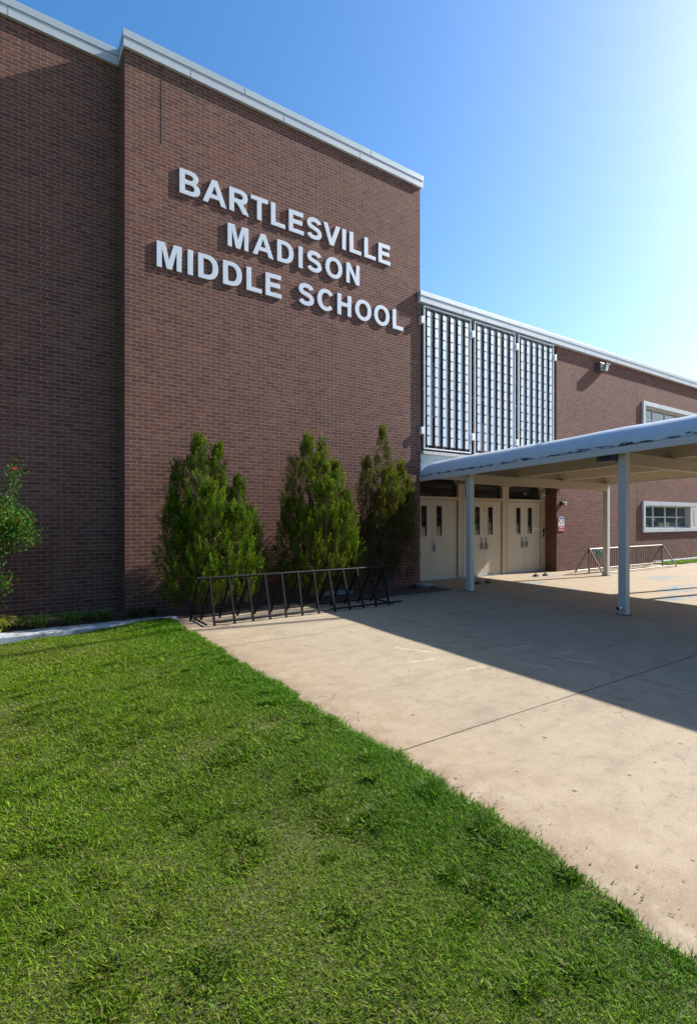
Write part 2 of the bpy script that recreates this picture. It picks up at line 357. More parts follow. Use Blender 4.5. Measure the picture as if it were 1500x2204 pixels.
# upper wall behind the screens, with three window openings
WX = [(8.95,9.62),(10.80,11.47),(12.63,13.30)]
m = MB(); xs = [8.49]+[v for w in WX for v in w]+[14.03]
for i in range(len(xs)-1):
    if i % 2 == 0: m.box(xs[i], xs[i+1], YD, 10.2, 2.95, ZW)
    else: m.box(xs[i], xs[i+1], YD, 10.2, 2.95, 4.28).box(xs[i], xs[i+1], YD, 10.2, 5.74, ZW)
part(m, 'brick_wall', BRX)
for (a, b) in WX:
    w = MB().box(a, a+.04, 10.0, 10.06, 4.28, 5.74).box(b-.04, b, 10.0, 10.06, 4.28, 5.74).box(a+.04, b-.04, 10.0, 10.06, 4.28, 4.33).box(a+.04, b-.04, 10.0, 10.06, 5.69, 5.74).box(a+.04, b-.04, 10.0, 10.05, 4.98, 5.03)
    wo = part(w, 'window', WHITE_METAL); part(MB().box(a+.03, b-.03, 10.03, 10.04, 4.3, 5.72), 'pane', GLASS_W, wo)
# wing wall with two window bands
WIN0, WIN1 = 19.10, 36.
m = MB().box(14.03, WIN0+.10, YT, 10.3, -.45, ZW)
for (za, zb) in ((-.45,1.22),(2.17,4.84),(5.79,ZW)): m.box(WIN0+.10, WIN1, YT, 10.3, za, zb)
m.box(WIN1, 60, YT, 10.3, -.45, ZW)
part(m, 'brick_wall', BRX)
part(MB().box(14.0265, 14.0295, YT+.0005, YD, -.3, ZW-.01), 'brick_wall', BRY)
part(MB().box(8.49, 60, 10.31, 24, -.45, ZW-.02), 'core_wall', BRX)
for x in (18.765, 24.3): part(MB().box(x, x+.015, YT-.003, YT+.01, 0, ZW), 'control_joint', INK)
# roof edges: lower fascia board + upper coping, with laps
def edge(x0, x1, y, z, p, h1, h2, left_end=None, right_end=None):
    part(MB().box(x0, x1, y-p, y+.3, z, z+h1), 'roof_fascia', WHITE_METAL, bevel=.003)
    part(MB().box(x0-.008*(left_end is not None), x1+.01, y-p-.012, y+.32, z+h1+.003, z+h1+h2), 'roof_coping', COPING_MAT, bevel=.004)
    x = max(x0,-3)+1.15
    while x < x1-.3:
        part(MB().box(x, x+.006, y-p-.0025, y-p+.01, z+.003, z+h1-.002), 'fascia_lap', STEEL_DK); x += 1.9
    x = max(x0,-3)+2.2
    while x < x1-.3:
        part(MB().box(x, x+.006, y-p-.0145, y-p, z+h1+.006, z+h1+h2-.003), 'coping_lap', STEEL_DK); x += 3.05
PO = .058
edge(1.70, 8.53, YT, ZT, PO, .16, .13, True)
edge(-30, 1.697, YL, ZT-.005, PO, .16, .13)
# side edge of the tall block over the return
part(MB().box(1.698, 1.73, YT-PO+.001, 24, ZT+.001, ZT+.159), 'roof_fascia', WHITE_METAL)
part(MB().box(1.688, 1.74, YT-PO-.011, 24, ZT+.164, ZT+.289), 'roof_coping', COPING_MAT)
part(MB().box(8.50, 8.532, YT-PO+.35, 24, ZT+.001, ZT+.289), 'roof_coping', COPING_MAT)
part(MB().box(1.75, 8.48, YT+.05, 23.9, ZT+.02, ZT+.2), 'roof', STONE)
part(MB().box(-30, 1.66, YL+.05, 23.9, ZT+.02, ZT+.2), 'roof', STONE)
QW = .10
part(MB().box(8.41, 60, YT-QW, 10.32, ZW, ZW+.155), 'roof_fascia', WHITE_METAL, bevel=.003)
part(MB().box(8.405, 60, YT-QW-.014, 10.34, ZW+.158, ZW+.27), 'roof_coping', COPING_MAT, bevel=.004)
x = 9.9
while x < 30: part(MB().box(x, x+.006, YT-QW-.003, YT, ZW+.003, ZW+.152), 'fascia_lap', STEEL_DK); x += 1.83
part(MB().box(8.5, 60, 10.2, 23.9, ZW+.02, ZW+.2), 'roof', STONE)
# tar drip streak on the tall block
zs = [9.735-.012*i for i in range(118)]; L_ = []; R_ = []
for i, z in enumerate(zs):
    bead = .0095 if (i//3) % 2 else .0025
    if z > 9.62: bead = .02*random.uniform(.7,1.3)
    xc = 2.34+random.uniform(-.0025,.0025); L_.append((xc-bead,z)); R_.append((xc+bead,z))
s = MB().prism(L_+R_[::-1], YT-.004, YT+.01)
part(s, 'tar_streak', INK)

# ---- ledge, spandrel
part(MB().box(8.492, 14.025, 9.40, 9.949, 3.205, 3.28), 'ledge', LEDGE, bevel=.006)
part(MB().box(8.492, 14.025, 9.50, 9.54, 2.62, 3.2045).box(8.492, 14.025, 9.47, 9.54, 3.02, 3.06), 'spandrel_panel', SPANDREL)
# ---- aluminium sun screens
PX = [(8.57,10.22),(10.36,12.01),(12.16,13.80)]
SZ0, SZ1 = 3.34, 6.87
for (a, b) in PX:
    fr = MB().box(a, a+.028, 9.455, 9.50, SZ0, SZ1).box(b-.028, b, 9.455, 9.50, SZ0, SZ1).box(a+.028, b-.028, 9.455, 9.50, SZ1-.028, SZ1).box(a+.028, b-.028, 9.455, 9.50, SZ0, SZ0+.03)
    sc = part(fr, 'sunscreen_panel', WHITE)
    n = 6; pitch = (b-a-.05)/n
    for i in range(n):
        xc = a+.035+pitch*(i+.5)-.02
        ch = MB().box(xc+.0, xc+.118, 9.472, 9.482, SZ0+.10, SZ1-.12).box(xc-.012, xc-.001, 9.47, 9.4995, SZ0+.10, SZ1-.12).box(xc+.1185, xc+.126, 9.462, 9.4995, SZ0+.10, SZ1-.12)
        ch.box(xc-.006, xc+.004, 9.474, 9.484, SZ1-.125, SZ1-.029).box(xc-.006, xc+.004, 9.474, 9.484, SZ0+.031, SZ0+.1)
        fin = ch.build('screen_fin', ALU2, sc)
        bl = MB(); cl = MB(); z = SZ0+.10+random.uniform(0,.01)
        while z < SZ1-.14:
            zt = min(z+.205, SZ1-.125); tlt = .006+random.uniform(-.003,.003)
            # bent plate: two faces meeting in a shallow ridge
            for (xa, ya, xb, yb) in ((xc-.056, 9.450-tlt*.5, xc+.055, 9.456),):
                bl.hexa([(xa,ya,z),(xb,yb,z),(xb,yb+.01,z),(xa,ya+.01,z)], [(xa,ya-.004,zt),(xb,yb-.004,zt),(xb,yb+.006,zt),(xa,ya+.006,zt)])
            bl.box(xc-.04, xc-.02, 9.462, 9.50, z+.06, z+.10)
            if zt < SZ1-.2: cl.box(xc-.068, xc+.012, 9.458, 9.468, zt-.012, zt+.055)  # dark blocks stand in for the dark gaps between plates
            z += .245
        nb_ = len(bl.f); off = len(bl.v); bl.v += cl.v; bl.f += [tuple(k+off for k in f_) for f_ in cl.f]
        fo = bl.build('fin_plates_notches', ALU, sc); fo.data.materials.append(LAMP_DK)
        for p in fo.data.polygons:
            if p.index >= nb_: p.material_index = 1
bx = MB
for xx in (8.515, 10.29, 12.085, 13.86):
    part(MB().box(xx-.03, xx+.03, 9.56, 9.64, 3.285, ZW-.002), 'screen_post', STEEL_DK)
    for zc in (3.78, 6.50):
        part(MB().box(xx-.055, xx+.055, 9.43, 9.56, zc-.085, zc+.085), 'screen_bracket', WHITE, bevel=.008)
# ---- entrance: frames, doors, transoms
def vz(y): return 2.55+.033*(9.95-y)         # underside of the canopy valleys
posts = [(8.492,8.60),(10.215,10.475),(12.015,12.295),(13.825,14.026)]
m = MB()
for (a, b) in posts: m.box(a, b, 9.91, 10.08, 0, 3.1)
m.box(8.60, 10.215, 9.912, 10.08, 2.125, 2.205).box(10.475, 12.015, 9.912, 10.08, 2.125, 2.205).box(12.295, 13.825, 9.912, 10.08, 2.125, 2.205)
m.box(8.60, 13.825, 9.93, 10.08, 2.86, 3.1)
part(m, 'door_frame', CREAM2, bevel=.004)
for (a, b) in posts[1:3]:
    c = (a+b)/2+.04; part(MB().box(c-.004, c+.004, 9.907, 9.9125, 0, 2.85), 'frame_seam', INK)
for (a, b) in ((8.60,10.215),(10.475,12.015),(12.295,13.825)):
    part(MB().box(a+.0005, b-.0005, 10.0, 10.012, 2.205, 2.86), 'transom_pane', GLASS)
    part(MB().prism([(b-.26,2.859),(b-.001,2.859),(b-.001,2.52)], 9.95, 9.999), 'frame_corner', CREAM2)
    part(MB().prism([(a+.20,2.859),(a+.001,2.859),(a+.001,2.60)], 9.95, 9.999), 'frame_corner', CREAM2)
leaves = [(8.62,9.272,1),(9.28,10.20,-1),(10.487,11.265,1),(11.275,12.005,-1),(12.305,13.04,1),(13.05,13.815,-1)]
for i, (a, b, side) in enumerate(leaves):
    z0, z1 = .035, 2.115
    # vision window .17 m from the meeting edge
    if side == 1: wx1 = b-.17; wx0 = wx1-.19
    else: wx0 = a+.17; wx1 = wx0+.19
    wz0, wz1 = 1.17, 1.95; y0, y1 = 9.952, 9.995
    d = MB().box(a, wx0, y0, y1, z0, z1).box(wx1, b, y0, y1, z0, z1).box(wx0, wx1, y0, y1, z0, wz0).box(wx0, wx1, y0, y1, wz1, z1)
    d.v = [tuple(v) for v in d.v]
    do = part(d, 'door', CREAM)
    f = MB().box(wx0-.025, wx0, 9.945, y0+.02, wz0-.025, wz1+.025).box(wx1, wx1+.025, 9.945, y0+.02, wz0-.025, wz1+.025).box(wx0, wx1, 9.945, y0+.02, wz0-.025, wz0).box(wx0, wx1, 9.945, y0+.02, wz1, wz1+.025)
    part(f, 'window_trim', CREAM2, do)
    part(MB().box(wx0+.0005, wx1-.0005, 9.975, 9.985, wz0+.0005, wz1-.0005), 'door_window', GLASS, do)
    part(MB().box(a+.01, b-.01, 9.944, 9.951, .03, .055), 'door_sweep', WHITE_METAL, do)
    for zz in (.30,1.05,1.85):
        hxx = a+.004 if side == 1 else b-.004
        part(MB().tube((hxx,9.948,zz-.05),(hxx,9.948,zz+.05),.007,k=8), 'hinge', GREY_H, do)
    if i != 0:
        hx = b-.09 if side == 1 else a+.09
        h = MB().box(hx-.026, hx+.026, 9.938, 9.9515, .76, 1.09)
        part(h, 'handle_plate', GREY_H, do, bevel=.006)
        g = MB().path([(hx,9.938,.80),(hx,9.895,.81),(hx,9.885,.86),(hx,9.895,.915),(hx,9.938,.925)], [.012]*5, 8).box(hx-.03, hx+.03, 9.925, 9.9375, .745, .93)
        part(g, 'door_handle', GREY_H, do, bevel=.003)
part(MB().box(8.6, 13.83, 9.90, 10.08, 0, .03), 'threshold', STEEL_DK)
part(MB().box(8.55, 14.0, 10.09, 10.2, -.1, 2.95), 'backing_wall', INK)
# ---- projecting window surrounds of the wing
def window_band(z0, z1, panel):
    zt, zb = z1, z0; y = 9.45
    fr = MB().box(WIN0, WIN0+.14, y, 9.75, zb, zt).box(WIN0+.14, WIN1, y, 9.75, zt-.15, zt).box(WIN0+.14, WIN1, y, 9.75, zb, zb+.135)
    w = part(fr, 'window', WHITE_METAL, bevel=.004)
    laps = MB(); x = WIN0+1.2
    while x < WIN1: laps.box(x, x+.008, y-.002, y+.01, zt-.148, zt-.002).box(x, x+.008, y-.002, y+.01, zb+.002, zb+.133); x += 1.2
    part(laps, 'surround_lap', GREY_H, w)
    zi0, zi1 = zb+.135, zt-.15; zm = (zi0+zi1)/2+.0
    g = MB(); x = WIN0+.14
    step = .93
    while x < WIN1-.1:
        g.box(x, x+.07, 9.66, 9.72, zi0, zi1); x += step
    g.box(WIN0+.14, WIN1, 9.665, 9.71, zi0, zi0+.05).box(WIN0+.14, WIN1, 9.665, 9.71, zi1-.05, zi1).box(WIN0+.14, WIN1, 9.668, 9.705, zm-.018, zm+.018)
    part(g, 'window_bars', WHITE_METAL, w)
    part(MB().box(WIN0+.1405, WIN1-.001, 9.685, 9.69, zi0+.001, zi1-.001), 'pane', GLASS_W, w)
    if panel:
        part(MB().box(22.78, 24.6, 9.46, 9.68, zi0+.001, zi1-.001), 'window_panel', COLUMN, w, bevel=.004)
        part(MB().prism([(23.05,2.0),(23.4,1.42),(23.1,1.38)], 9.45, 9.4605), 'shade_triangle', COLUMN, w)  # raised triangle standing in for the triangular shade on the panel
window_band(1.13, 2.26, True); window_band(4.75, 5.88, False)
# concrete footing strip at the foot of the tall block
part(MB().box(5.6, 6.35, 9.30, 9.519, -.2, .045), 'footing', STONE)
part(MB().box(8.35, 8.75, 9.2, 9.52, -.1, .03), 'footing', STONE, bevel=.01)

# ------------------------------------------------------------------ sign letters
def ell(cx, cy, rx, ry, a0, a1, n=18, p=2.0):
    out = []
    for i in range(n+1):
        t = R(a0+(a1-a0)*i/n); c, s = math.cos(t), math.sin(t)
        out.append((cx+rx*math.copysign(abs(c)**(2/p), c), cy+ry*math.copysign(abs(s)**(2/p), s)))
    return out
S = .205; H = .165
def gS():
    cen = []
    # centre line, cap height 1 ; top terminal -> bottom terminal
    cen += ell(.405,.725,.285,.190,14,180,16,2.1)
    cen += [(.135,.655),(.17,.60),(.245,.565),(.36,.535),(.48,.50),(.60,.455),(.665,.40)]
    cen += ell(.405,.275,.295,.190,12,-166,18,2.1)
    pts = np.array(cen); d = np.gradient(pts, axis=0); d /= np.linalg.norm(d, axis=1)[:,None]
    n = np.stack([-d[:,1], d[:,0]],1); w = .088+.016*np.abs(d[:,1])
    A = pts+n*w[:,None]; Bq = pts-n*w[:,None]
    return [[tuple(p) for p in A]+[tuple(p) for p in Bq[::-1]]]
G = {
 'I': ([[(0,0),(S,0),(S,1),(0,1)]], .278, .1, S),
 'L': ([[(0,0),(.70,0),(.70,.165),(S,.165),(S,1),(0,1)]], .611, .1, .70),
 'E': ([[(0,0),(.765,0),(.765,H),(S,H),(S,.44),(.695,.44),(.695,.605),(S,.605),(S,1-H),(.74,1-H),(.74,1),(0,1)]], .667, .1, .765),
 'T': ([[(.30,0),(.505,0),(.505,1-H),(.805,1-H),(.805,1),(0,1),(0,1-H),(.30,1-H)]], .611, .03, .805),
 'H': ([[(0,0),(S,0),(S,.44),(.585,.44),(.585,0),(.79,0),(.79,1),(.585,1),(.585,.61),(S,.61),(S,1),(0,1)]], .722, .1, .79),
 'N': ([[(0,0),(.19,0),(.19,.655),(.585,0),(.79,0),(.79,1),(.60,1),(.60,.335),(.20,1),(0,1)]], .722, .1, .79),
 'M': ([[(0,0),(.185,0),(.185,.79),(.375,0),(.575,0),(.765,.79),(.765,0),(.95,0),(.95,1),(.655,1),(.475,.32),(.298,1),(0,1)]], .833, .1, .95),
 'A': ([[(0,0),(.215,0),(.295,.225),(.705,.225),(.79,0),(1.01,0),(.61,1),(.395,1)],[(.36,.39),(.50,.77),(.64,.39)]], .722, 0, 1.01),
 'V': ([[(.36,0),(.575,0),(.935,1),(.72,1),(.468,.26),(.218,1),(0,1)]], .667, 0, .935),
 'D': ([[(0,0),(.34,0)]+ell(.34,.5,.485,.5,-90,90,22,2.25)+[(0,1)], [(S,H),(S,1-H),(.32,1-H)]+ell(.32,.5,.29,.5-H,90,-90,20,2.3)[1:-1]+[(.32,H)]], .722, .1, .825),
 'B': ([[(0,0),(.45,0)]+ell(.45,.28,.375,.28,-90,62,14,2.2)+ell(.42,.755,.345,.245,-50,90,12,2.2)+[(0,1)],
        [(S,.16),(S,.445),(.42,.445)]+ell(.42,.303,.19,.143,90,-90,10,2.2)+[(.42,.16)],
        [(S,.60),(S,.84),(.38,.84)]+ell(.38,.72,.18,.12,90,-90,10,2.2)+[(.38,.60)]], .722, .1, .825),
 'R': ([[(0,0),(S,0),(S,.415),(.25,.415),(.335,.395),(.405,.325),(.62,0),(.87,0),(.74,.215),(.66,.33),(.575,.43)]+ell(.50,.71,.325,.29,-62,90,14,2.3)+[(0,1)],
        [(S,.575),(S,.835),(.44,.835)]+ell(.44,.705,.175,.13,90,-90,10,2.3)+[(.44,.575)]], .722, .1, .87),
 'O': ([ell(.485,.5,.485,.515,0,360,44,2.1)[:-1], ell(.485,.5,.275,.345,0,360,36,2.1)[:-1]], .778, .06, .97),
 'C': ([ell(.46,.5,.46,.515,38,318,36,2.1)+[(.705,.275)]+ell(.47,.5,.258,.345,316,40,30,2.1)[1:-1]+[(.70,.715)]], .722, .065, .86),
 'S': (gS(), .667, .06, .78),
}
def flat_curve(name, loops, scale, z_ext, bevel, mat, at, sx=1.0):
    cu = bpy.data.curves.new(name, 'CURVE'); cu.dimensions = '2D'; cu.fill_mode = 'BOTH'; cu.extrude = z_ext; cu.bevel_depth = bevel; cu.bevel_resolution = 1
    for lp in loops:
        sp = cu.splines.new('POLY'); sp.points.add(len(lp)-1); sp.use_cyclic_u = True
        for i, (x, y) in enumerate(lp): sp.points[i].co = (x*scale*sx, y*scale, 0, 1)
    return curve_obj(name, cu, mat, at)
def curve_obj(name, cu, mat, at):
    tmp = bpy.data.objects.new('tmp', cu); COL.objects.link(tmp)
    bpy.context.view_layer.update(); dg = bpy.context.evaluated_depsgraph_get()
    me = bpy.data.meshes.new_from_object(tmp.evaluated_get(dg)); bpy.data.objects.remove(tmp); bpy.data.curves.remove(cu)
    me.name = name; me.materials.clear(); me.materials.append(mat)
    me.transform(Matrix.Rotation(R(90),4,'X'))
    o = bpy.data.objects.new(name, me); COL.objects.link(o); o.location = at
    return o
SG = thing('wall_sign', 'raised white capitals BARTLESVILLE MADISON MIDDLE SCHOOL on the tall brick wall', 'sign', (5.1,9.5,6.1))
def word(txt, x0, x1, zb, cap):
    em = cap/.716; pos = []; x = 0
    for ch in txt:
        adv = G[ch][1]*em; pos.append(x+G[ch][2]*cap); x += adv
    nat = pos[-1]+G[txt[-1]][3]*cap-pos[0]; extra = ((x1-x0)-nat)/(len(txt)-1)
    for i, ch in enumerate(txt):
        o = flat_curve('letter', G[ch][0], cap, .0125, .003, LETTER_MAT, (x0+pos[i]-pos[0]+extra*i, 9.502, zb))
        adopt(o, SG)
word('BARTLESVILLE', 2.655, 7.535, 7.57, .447)
word('MADISON', 3.567, 6.648, 6.87, .440)
word('MIDDLE', 2.255, 4.705, 6.115, .455)
word('SCHOOL', 5.10, 7.93, 6.115, .455)

# ------------------------------------------------------------------ small wall things
def text_obj(body, size, mat, at, parent=None, name='lettering', ext=.0008, align='CENTER', sx=1):
    cu = bpy.data.curves.new(name, 'FONT'); cu.body = body; cu.size = size; cu.extrude = ext; cu.align_x = align; cu.offset = size*.018
    o = curve_obj(name, cu, mat, at)
    if sx != 1: o.data.transform(Matrix.Diagonal((sx,1,1,1)))
    if parent: adopt(o, parent)
    return o
# floodlight on the wing wall
fl = thing('wall_floodlight', 'dark boxy floodlight with glass lens high on the wing wall under the roof edge', 'floodlight', (16.3,9.52,6.6))
MB().box(16.12, 16.40, 9.34, 9.519, 6.46, 6.74).build('housing', LAMP_DK, fl, bevel=.02)
MB().hexa([(16.405,9.33,6.48),(16.60,9.37,6.52),(16.60,9.515,6.52),(16.405,9.515,6.48)], [(16.405,9.30,6.71),(16.62,9.32,6.71),(16.62,9.515,6.71),(16.405,9.515,6.71)]).build('lens', glass('lens_glass', (.16,.20,.20), .15), fl, bevel=.015)
MB().box(16.403, 16.66, 9.29, 9.519, 6.715, 6.74).build('hood', STEEL_DK, fl, bevel=.004)
# dome camera
dc = thing('dome_camera', 'white dome security camera with dark lens at the top right of the right-hand doors', 'security camera', (13.95,9.9,2.40))
m = MB(); m.tube((13.93,9.909,2.40),(13.93,9.84,2.40),.085,.08,20).build('camera_body', WHITE, dc, bevel=.008)
m = MB().path([(13.95,9.8395,2.40),(13.955,9.81,2.40),(13.96,9.785,2.40)], [.06,.052,.025], 16).build('lens', BLACK, dc, smooth=True)
bc = thing('bullet_camera', 'small black security camera on the brick wall above the notice board', 'security camera', (14.28,9.52,2.09))
MB().box(14.20, 14.33, 9.43, 9.519, 2.03, 2.15).build('camera_body', BLACK, bc, bevel=.02)
m = MB(); m.tube((14.32,9.45,2.12),(14.40,9.42,2.12),.022,.022,12).tube((14.32,9.45,2.06),(14.39,9.42,2.055),.018,.018,12).build('lens', WHITE, bc)
# notice board
nb = thing('notice_sign', 'blue white and red notice sign on the brick wall right of the doors', 'sign', (14.255,9.52,1.23))
MB().box(14.10, 14.41, 9.508, 9.519, 1.235, 1.70).build('sign_panel', paint('sign_white', (.70,.68,.70), .5, 0, .05), nb, bevel=.002)
MB().prism([(14.101,1.63),(14.18,1.622),(14.26,1.61),(14.33,1.615),(14.409,1.628),(14.409,1.699),(14.101,1.699)], 9.504, 9.5085).build('blue_band', BLUE_PAINT, nb)
MB().prism([(14.101,1.236),(14.409,1.236),(14.409,1.395),(14.33,1.40),(14.26,1.39),(14.18,1.40),(14.101,1.392)], 9.504, 9.5085).build('red_band', RED_PAINT, nb)
def rule_line(parent, mat, xc, z, w, h, y, n):
    x = xc-w/2; m = MB(); q = random.Random(int(z*999)); stp = w/n
    for i in range(n): m.box(x+stp*i, x+stp*i+stp*q.uniform(.55,.85), y-.001, y, z, z+h*q.uniform(.75,1))
    m.build('fine_print', mat, parent)
rule_line(nb, INK_WHITE, 14.255, 1.65, .24, .028, 9.5035, 9); rule_line(nb, INK_WHITE, 14.255, 1.345, .24, .024, 9.5035, 10)
rule_line(nb, INK_WHITE, 14.255, 1.31, .04, .014, 9.5035, 2); rule_line(nb, INK_WHITE, 14.255, 1.26, .26, .02, 9.5035, 12)
rule_line(nb, INK_GREY, 14.255, 1.50, .22, .018, 9.5075, 9); rule_line(nb, INK_GREY, 14.255, 1.47, .22, .018, 9.5075, 11); rule_line(nb, INK_GREY, 14.255, 1.43, .08, .012, 9.5075, 4)
for xx, mt in ((14.155,INK_RED),(14.355,INK_GREY)):
    m = MB(); m.tube((xx,9.508,1.565),(xx,9.504,1.565),.033,.033,18).build('emblem', mt, nb)
# papers and devices at the doors
pp = thing('paper_notice', 'small white paper with red dashed border reading A-5 on the middle doors', 'notice', (11.72,9.95,1.92))
MB().box(11.62, 11.84, 9.9465, 9.9515, 1.82, 2.0).build('paper_sheet', WHITE, pp)
text_obj('A-5', .12, INK, (11.73,9.9455,1.865), pp)
m = MB()
for i in range(7):
    for zz in (1.83,1.985): m.box(11.627+.031*i, 11.645+.031*i, 9.9445, 9.947, zz-.008, zz+.008)
for i in range(4):
    for xx in (11.632,11.83): m.box(xx-.007, xx+.007, 9.9445, 9.947, 1.855+.034*i, 1.873+.034*i)
m.build('dashed_border', INK_RED, pp)
ap = thing('arrow_notice', 'white arrow shaped paper pointing right on the right-hand door', 'notice', (13.62,9.95,1.3))
MB().prism([(13.44,1.245),(13.70,1.245),(13.70,1.225),(13.79,1.29),(13.70,1.355),(13.70,1.335),(13.44,1.335)], 9.9475, 9.9515).build('paper_sheet', WHITE, ap)
rule_line(ap, INK_GREY, 13.58, 1.275, .24, .026, 9.947, 9)
ic = thing('intercom', 'black intercom and card reader on the post right of the doors', 'intercom', (13.92,9.91,1.2))
MB().box(13.895, 13.965, 9.885, 9.9095, 1.18, 1.31).build('intercom_box', BLACK, ic, bevel=.006); MB().box(13.885, 13.935, 9.89, 9.9095, 1.06, 1.15).build('card_reader', BLACK, ic, bevel=.006)
kp = thing('keypad', 'black keypad box on the left leaf of the middle doors behind the column', 'keypad', (10.62,9.95,.66))
MB().box(10.62, 10.70, 9.925, 9.9515, .66, .81).build('keypad_body', BLACK, kp, bevel=.006); MB().box(10.635, 10.685, 9.921, 9.926, .69, .78).build('buttons', STEEL_DK, kp)
# magnetic door stops on the slab
def stop(x, y, label):
    t = thing('door_stop', label, 'door stop', (x,y,0), 'dark iron door stops on the slab')
    MB().box(x-.07, x+.07, y-.05, y+.05, 0.001, .05).build('stop_base', RUBBER, t, bevel=.01)
    MB().tube((x,y,.05),(x,y,.085),.03,.022,10).build('stop_knob', RUBBER, t)
stop(9.73,8.78,'dark iron door stop on the slab right of the near column, left of a pair')
stop(10.12,8.80,'dark iron door stop on the slab right of the near column, right of a pair')
stop(12.38,9.05,'dark iron door stop in the sun before the right-hand doors, left of a pair')
stop(12.78,9.03,'dark iron door stop in the sun before the right-hand doors, right of a pair')
stop(14.85,9.25,'lone dark iron door stop by the foot of the brick wall')

# ------------------------------------------------------------------ canopy
CN = thing('entrance_canopy', 'flat arched walkway canopy with peeling pale blue roof on slender square columns', 'canopy', (8.6,9.3,0))
XA, XB = 8.42, 14.33; YN, YE = -6.0, 9.48
def fz(y): return 2.53+.033*(9.4-y)     # underside of the fascia
def slab_y(m, x0, x1, ya, yb, dz0, dz1, fn):
    m.hexa([(x0,ya,fn(ya)+dz0),(x1,ya,fn(ya)+dz0),(x1,yb,fn(yb)+dz0),(x0,yb,fn(yb)+dz0)], [(x0,ya,fn(ya)+dz1),(x1,ya,fn(ya)+dz1),(x1,yb,fn(yb)+dz1),(x0,yb,fn(yb)+dz1)])
m = MB(); slab_y(m, XA, XA+.035, YN, 9.47, 0, .115, fz); m.build('canopy_fascia', FASCIA, CN, bevel=.004)
m = MB(); slab_y(m, XB-.035, XB, YN, 9.47, 0, .115, fz); m.build('canopy_fascia', FASCIA, CN, bevel=.004)
# soffit: trapezoid vaults
val = [8.50,10.36,12.16,14.26]
prof = [(XA+.036,.045)]
for i in range(3):
    a, b = val[i], val[i+1]
    prof += [(a+(.06 if i == 0 else .10), .02), (a+.38,.27), (b-.38,.27), (b-.10,.02)]
prof += [(XB-.036,.045)]
m = MB()
for (ya, yb) in ((YN,9.90),):
    for (p, q) in zip(prof[:-1], prof[1:]):
        m.hexa([(p[0],ya,vz(ya)+p[1]-.02),(q[0],ya,vz(ya)+q[1]-.02),(q[0],yb,vz(yb)+q[1]-.02),(p[0],yb,vz(yb)+p[1]-.02)],
               [(p[0],ya,vz(ya)+p[1]),(q[0],ya,vz(ya)+q[1]),(q[0],yb,vz(yb)+q[1]),(p[0],yb,vz(yb)+p[1])])
m.build('soffit', SOFFIT, CN)
# outer membrane: three rounded vaults, first and last with bulging shoulders
def oh(u):     # u: metres in from an eave
    t = min(1., u/.62); return .40*(1-(1-t)**2.3)**.55
def inner(x):
    for (p, q) in zip(prof[:-1], prof[1:]):
        if p[0] <= x <= q[0]: return p[1]+(q[1]-p[1])*(x-p[0])/max(1e-6,q[0]-p[0])
    return 0.
xs = [XA+.0+.62*(i/22)**1.6 for i in range(23)]; xs += list(np.linspace(XA+.7, XB-.7, 60)); xs += [XB-.62*(i/22)**1.6 for i in range(22,-1,-1)]
ys = [YN]+list(np.linspace(YN+.4, 8.6, 30))+[YE-.62*(i/16)**1.5 for i in range(16,-1,-1)]
V = []; F = []; UVv = []
for y in ys:
    for x in xs:
        e = fz(y)+.112; u = min(x-XA, XB-x); v = YE-y
        h = oh(u)
        if v < .62: h = min(h, .02+oh(v)*1.0) if v > 0 else .0
        # valleys between vaults
        for vx in (10.36,12.16):
            d = abs(x-vx)
            if d < .35: h -= .14*(1-(d/.35)**2)
        h = max(h, min(inner(x)-.055, .25) if u > .1 else 0)
        wob = .004*math.sin(x*9+y*2.1)+.005*math.sin(y*3.7+x)+.003*math.sin(y*11)
        V.append((x, y, e+h+wob*(1 if u > .02 else 0))); UVv.append((y, h))
nx_ = len(xs)
for j in range(len(ys)-1):
    for i in range(nx_-1): q = j*nx_+i; F.append((q,q+1,q+nx_+1,q+nx_))
me = bpy.data.meshes.new('canopy_roof'); me.from_pydata(V, [], F); uvl = me.uv_layers.new(name='UVMap')
for lp in me.loops: uvl.data[lp.index].uv = UVv[lp.vertex_index]
for p in me.polygons: p.use_smooth = True
me.materials.append(MEMBRANE); o = bpy.data.objects.new('canopy_roof', me); COL.objects.link(o); adopt(o, CN)
# columns and beams
for yc in (8.05, 4.61, 1.17, -2.27):
    for xc in (8.665, 14.20):
        c = MB().box(xc-.065, xc+.065, yc-.065, yc+.065, 0, fz(yc)+.06 if xc < 10 else vz(yc)+.02).build('column', COLUMN, CN, bevel=.006)
        MB().box(xc-.10, xc+.10, yc-.10, yc+.10, .0005, .006).build('base_stain', MULCH, c)
        if abs(yc-4.61) < .1 and xc < 10:
            q = MB(); q.tube((xc-.064,yc-.0,.13),(xc-.25,yc-.03,.125),.034,.034,16,caps=False)
            q.build('drain_pipe', WHITE_METAL, c); MB().tube((xc-.10,yc,.13),(xc-.245,yc-.03,.126),.029,.029,16).build('pipe_bore', BLACK, c)
    b = MB(); b.box(8.735, 14.13, yc-.06, yc+.06, vz(yc)-.205, vz(yc)-.002); b.build('cross_beam', SOFFIT, CN, bevel=.004)
# box light under the eave
bl = thing('canopy_light', 'dark glass box light hung under the canopy edge beside the nearer column', 'light fixture', (8.56,4.8,2.65))
MB().box(8.47, 8.66, 4.685, 4.98, 2.585, 2.70).build('housing', LAMP_DK, bl, bevel=.005)
MB().box(8.462, 8.4695, 4.70, 4.945, 2.612, 2.688).build('lens', BLACK, bl)

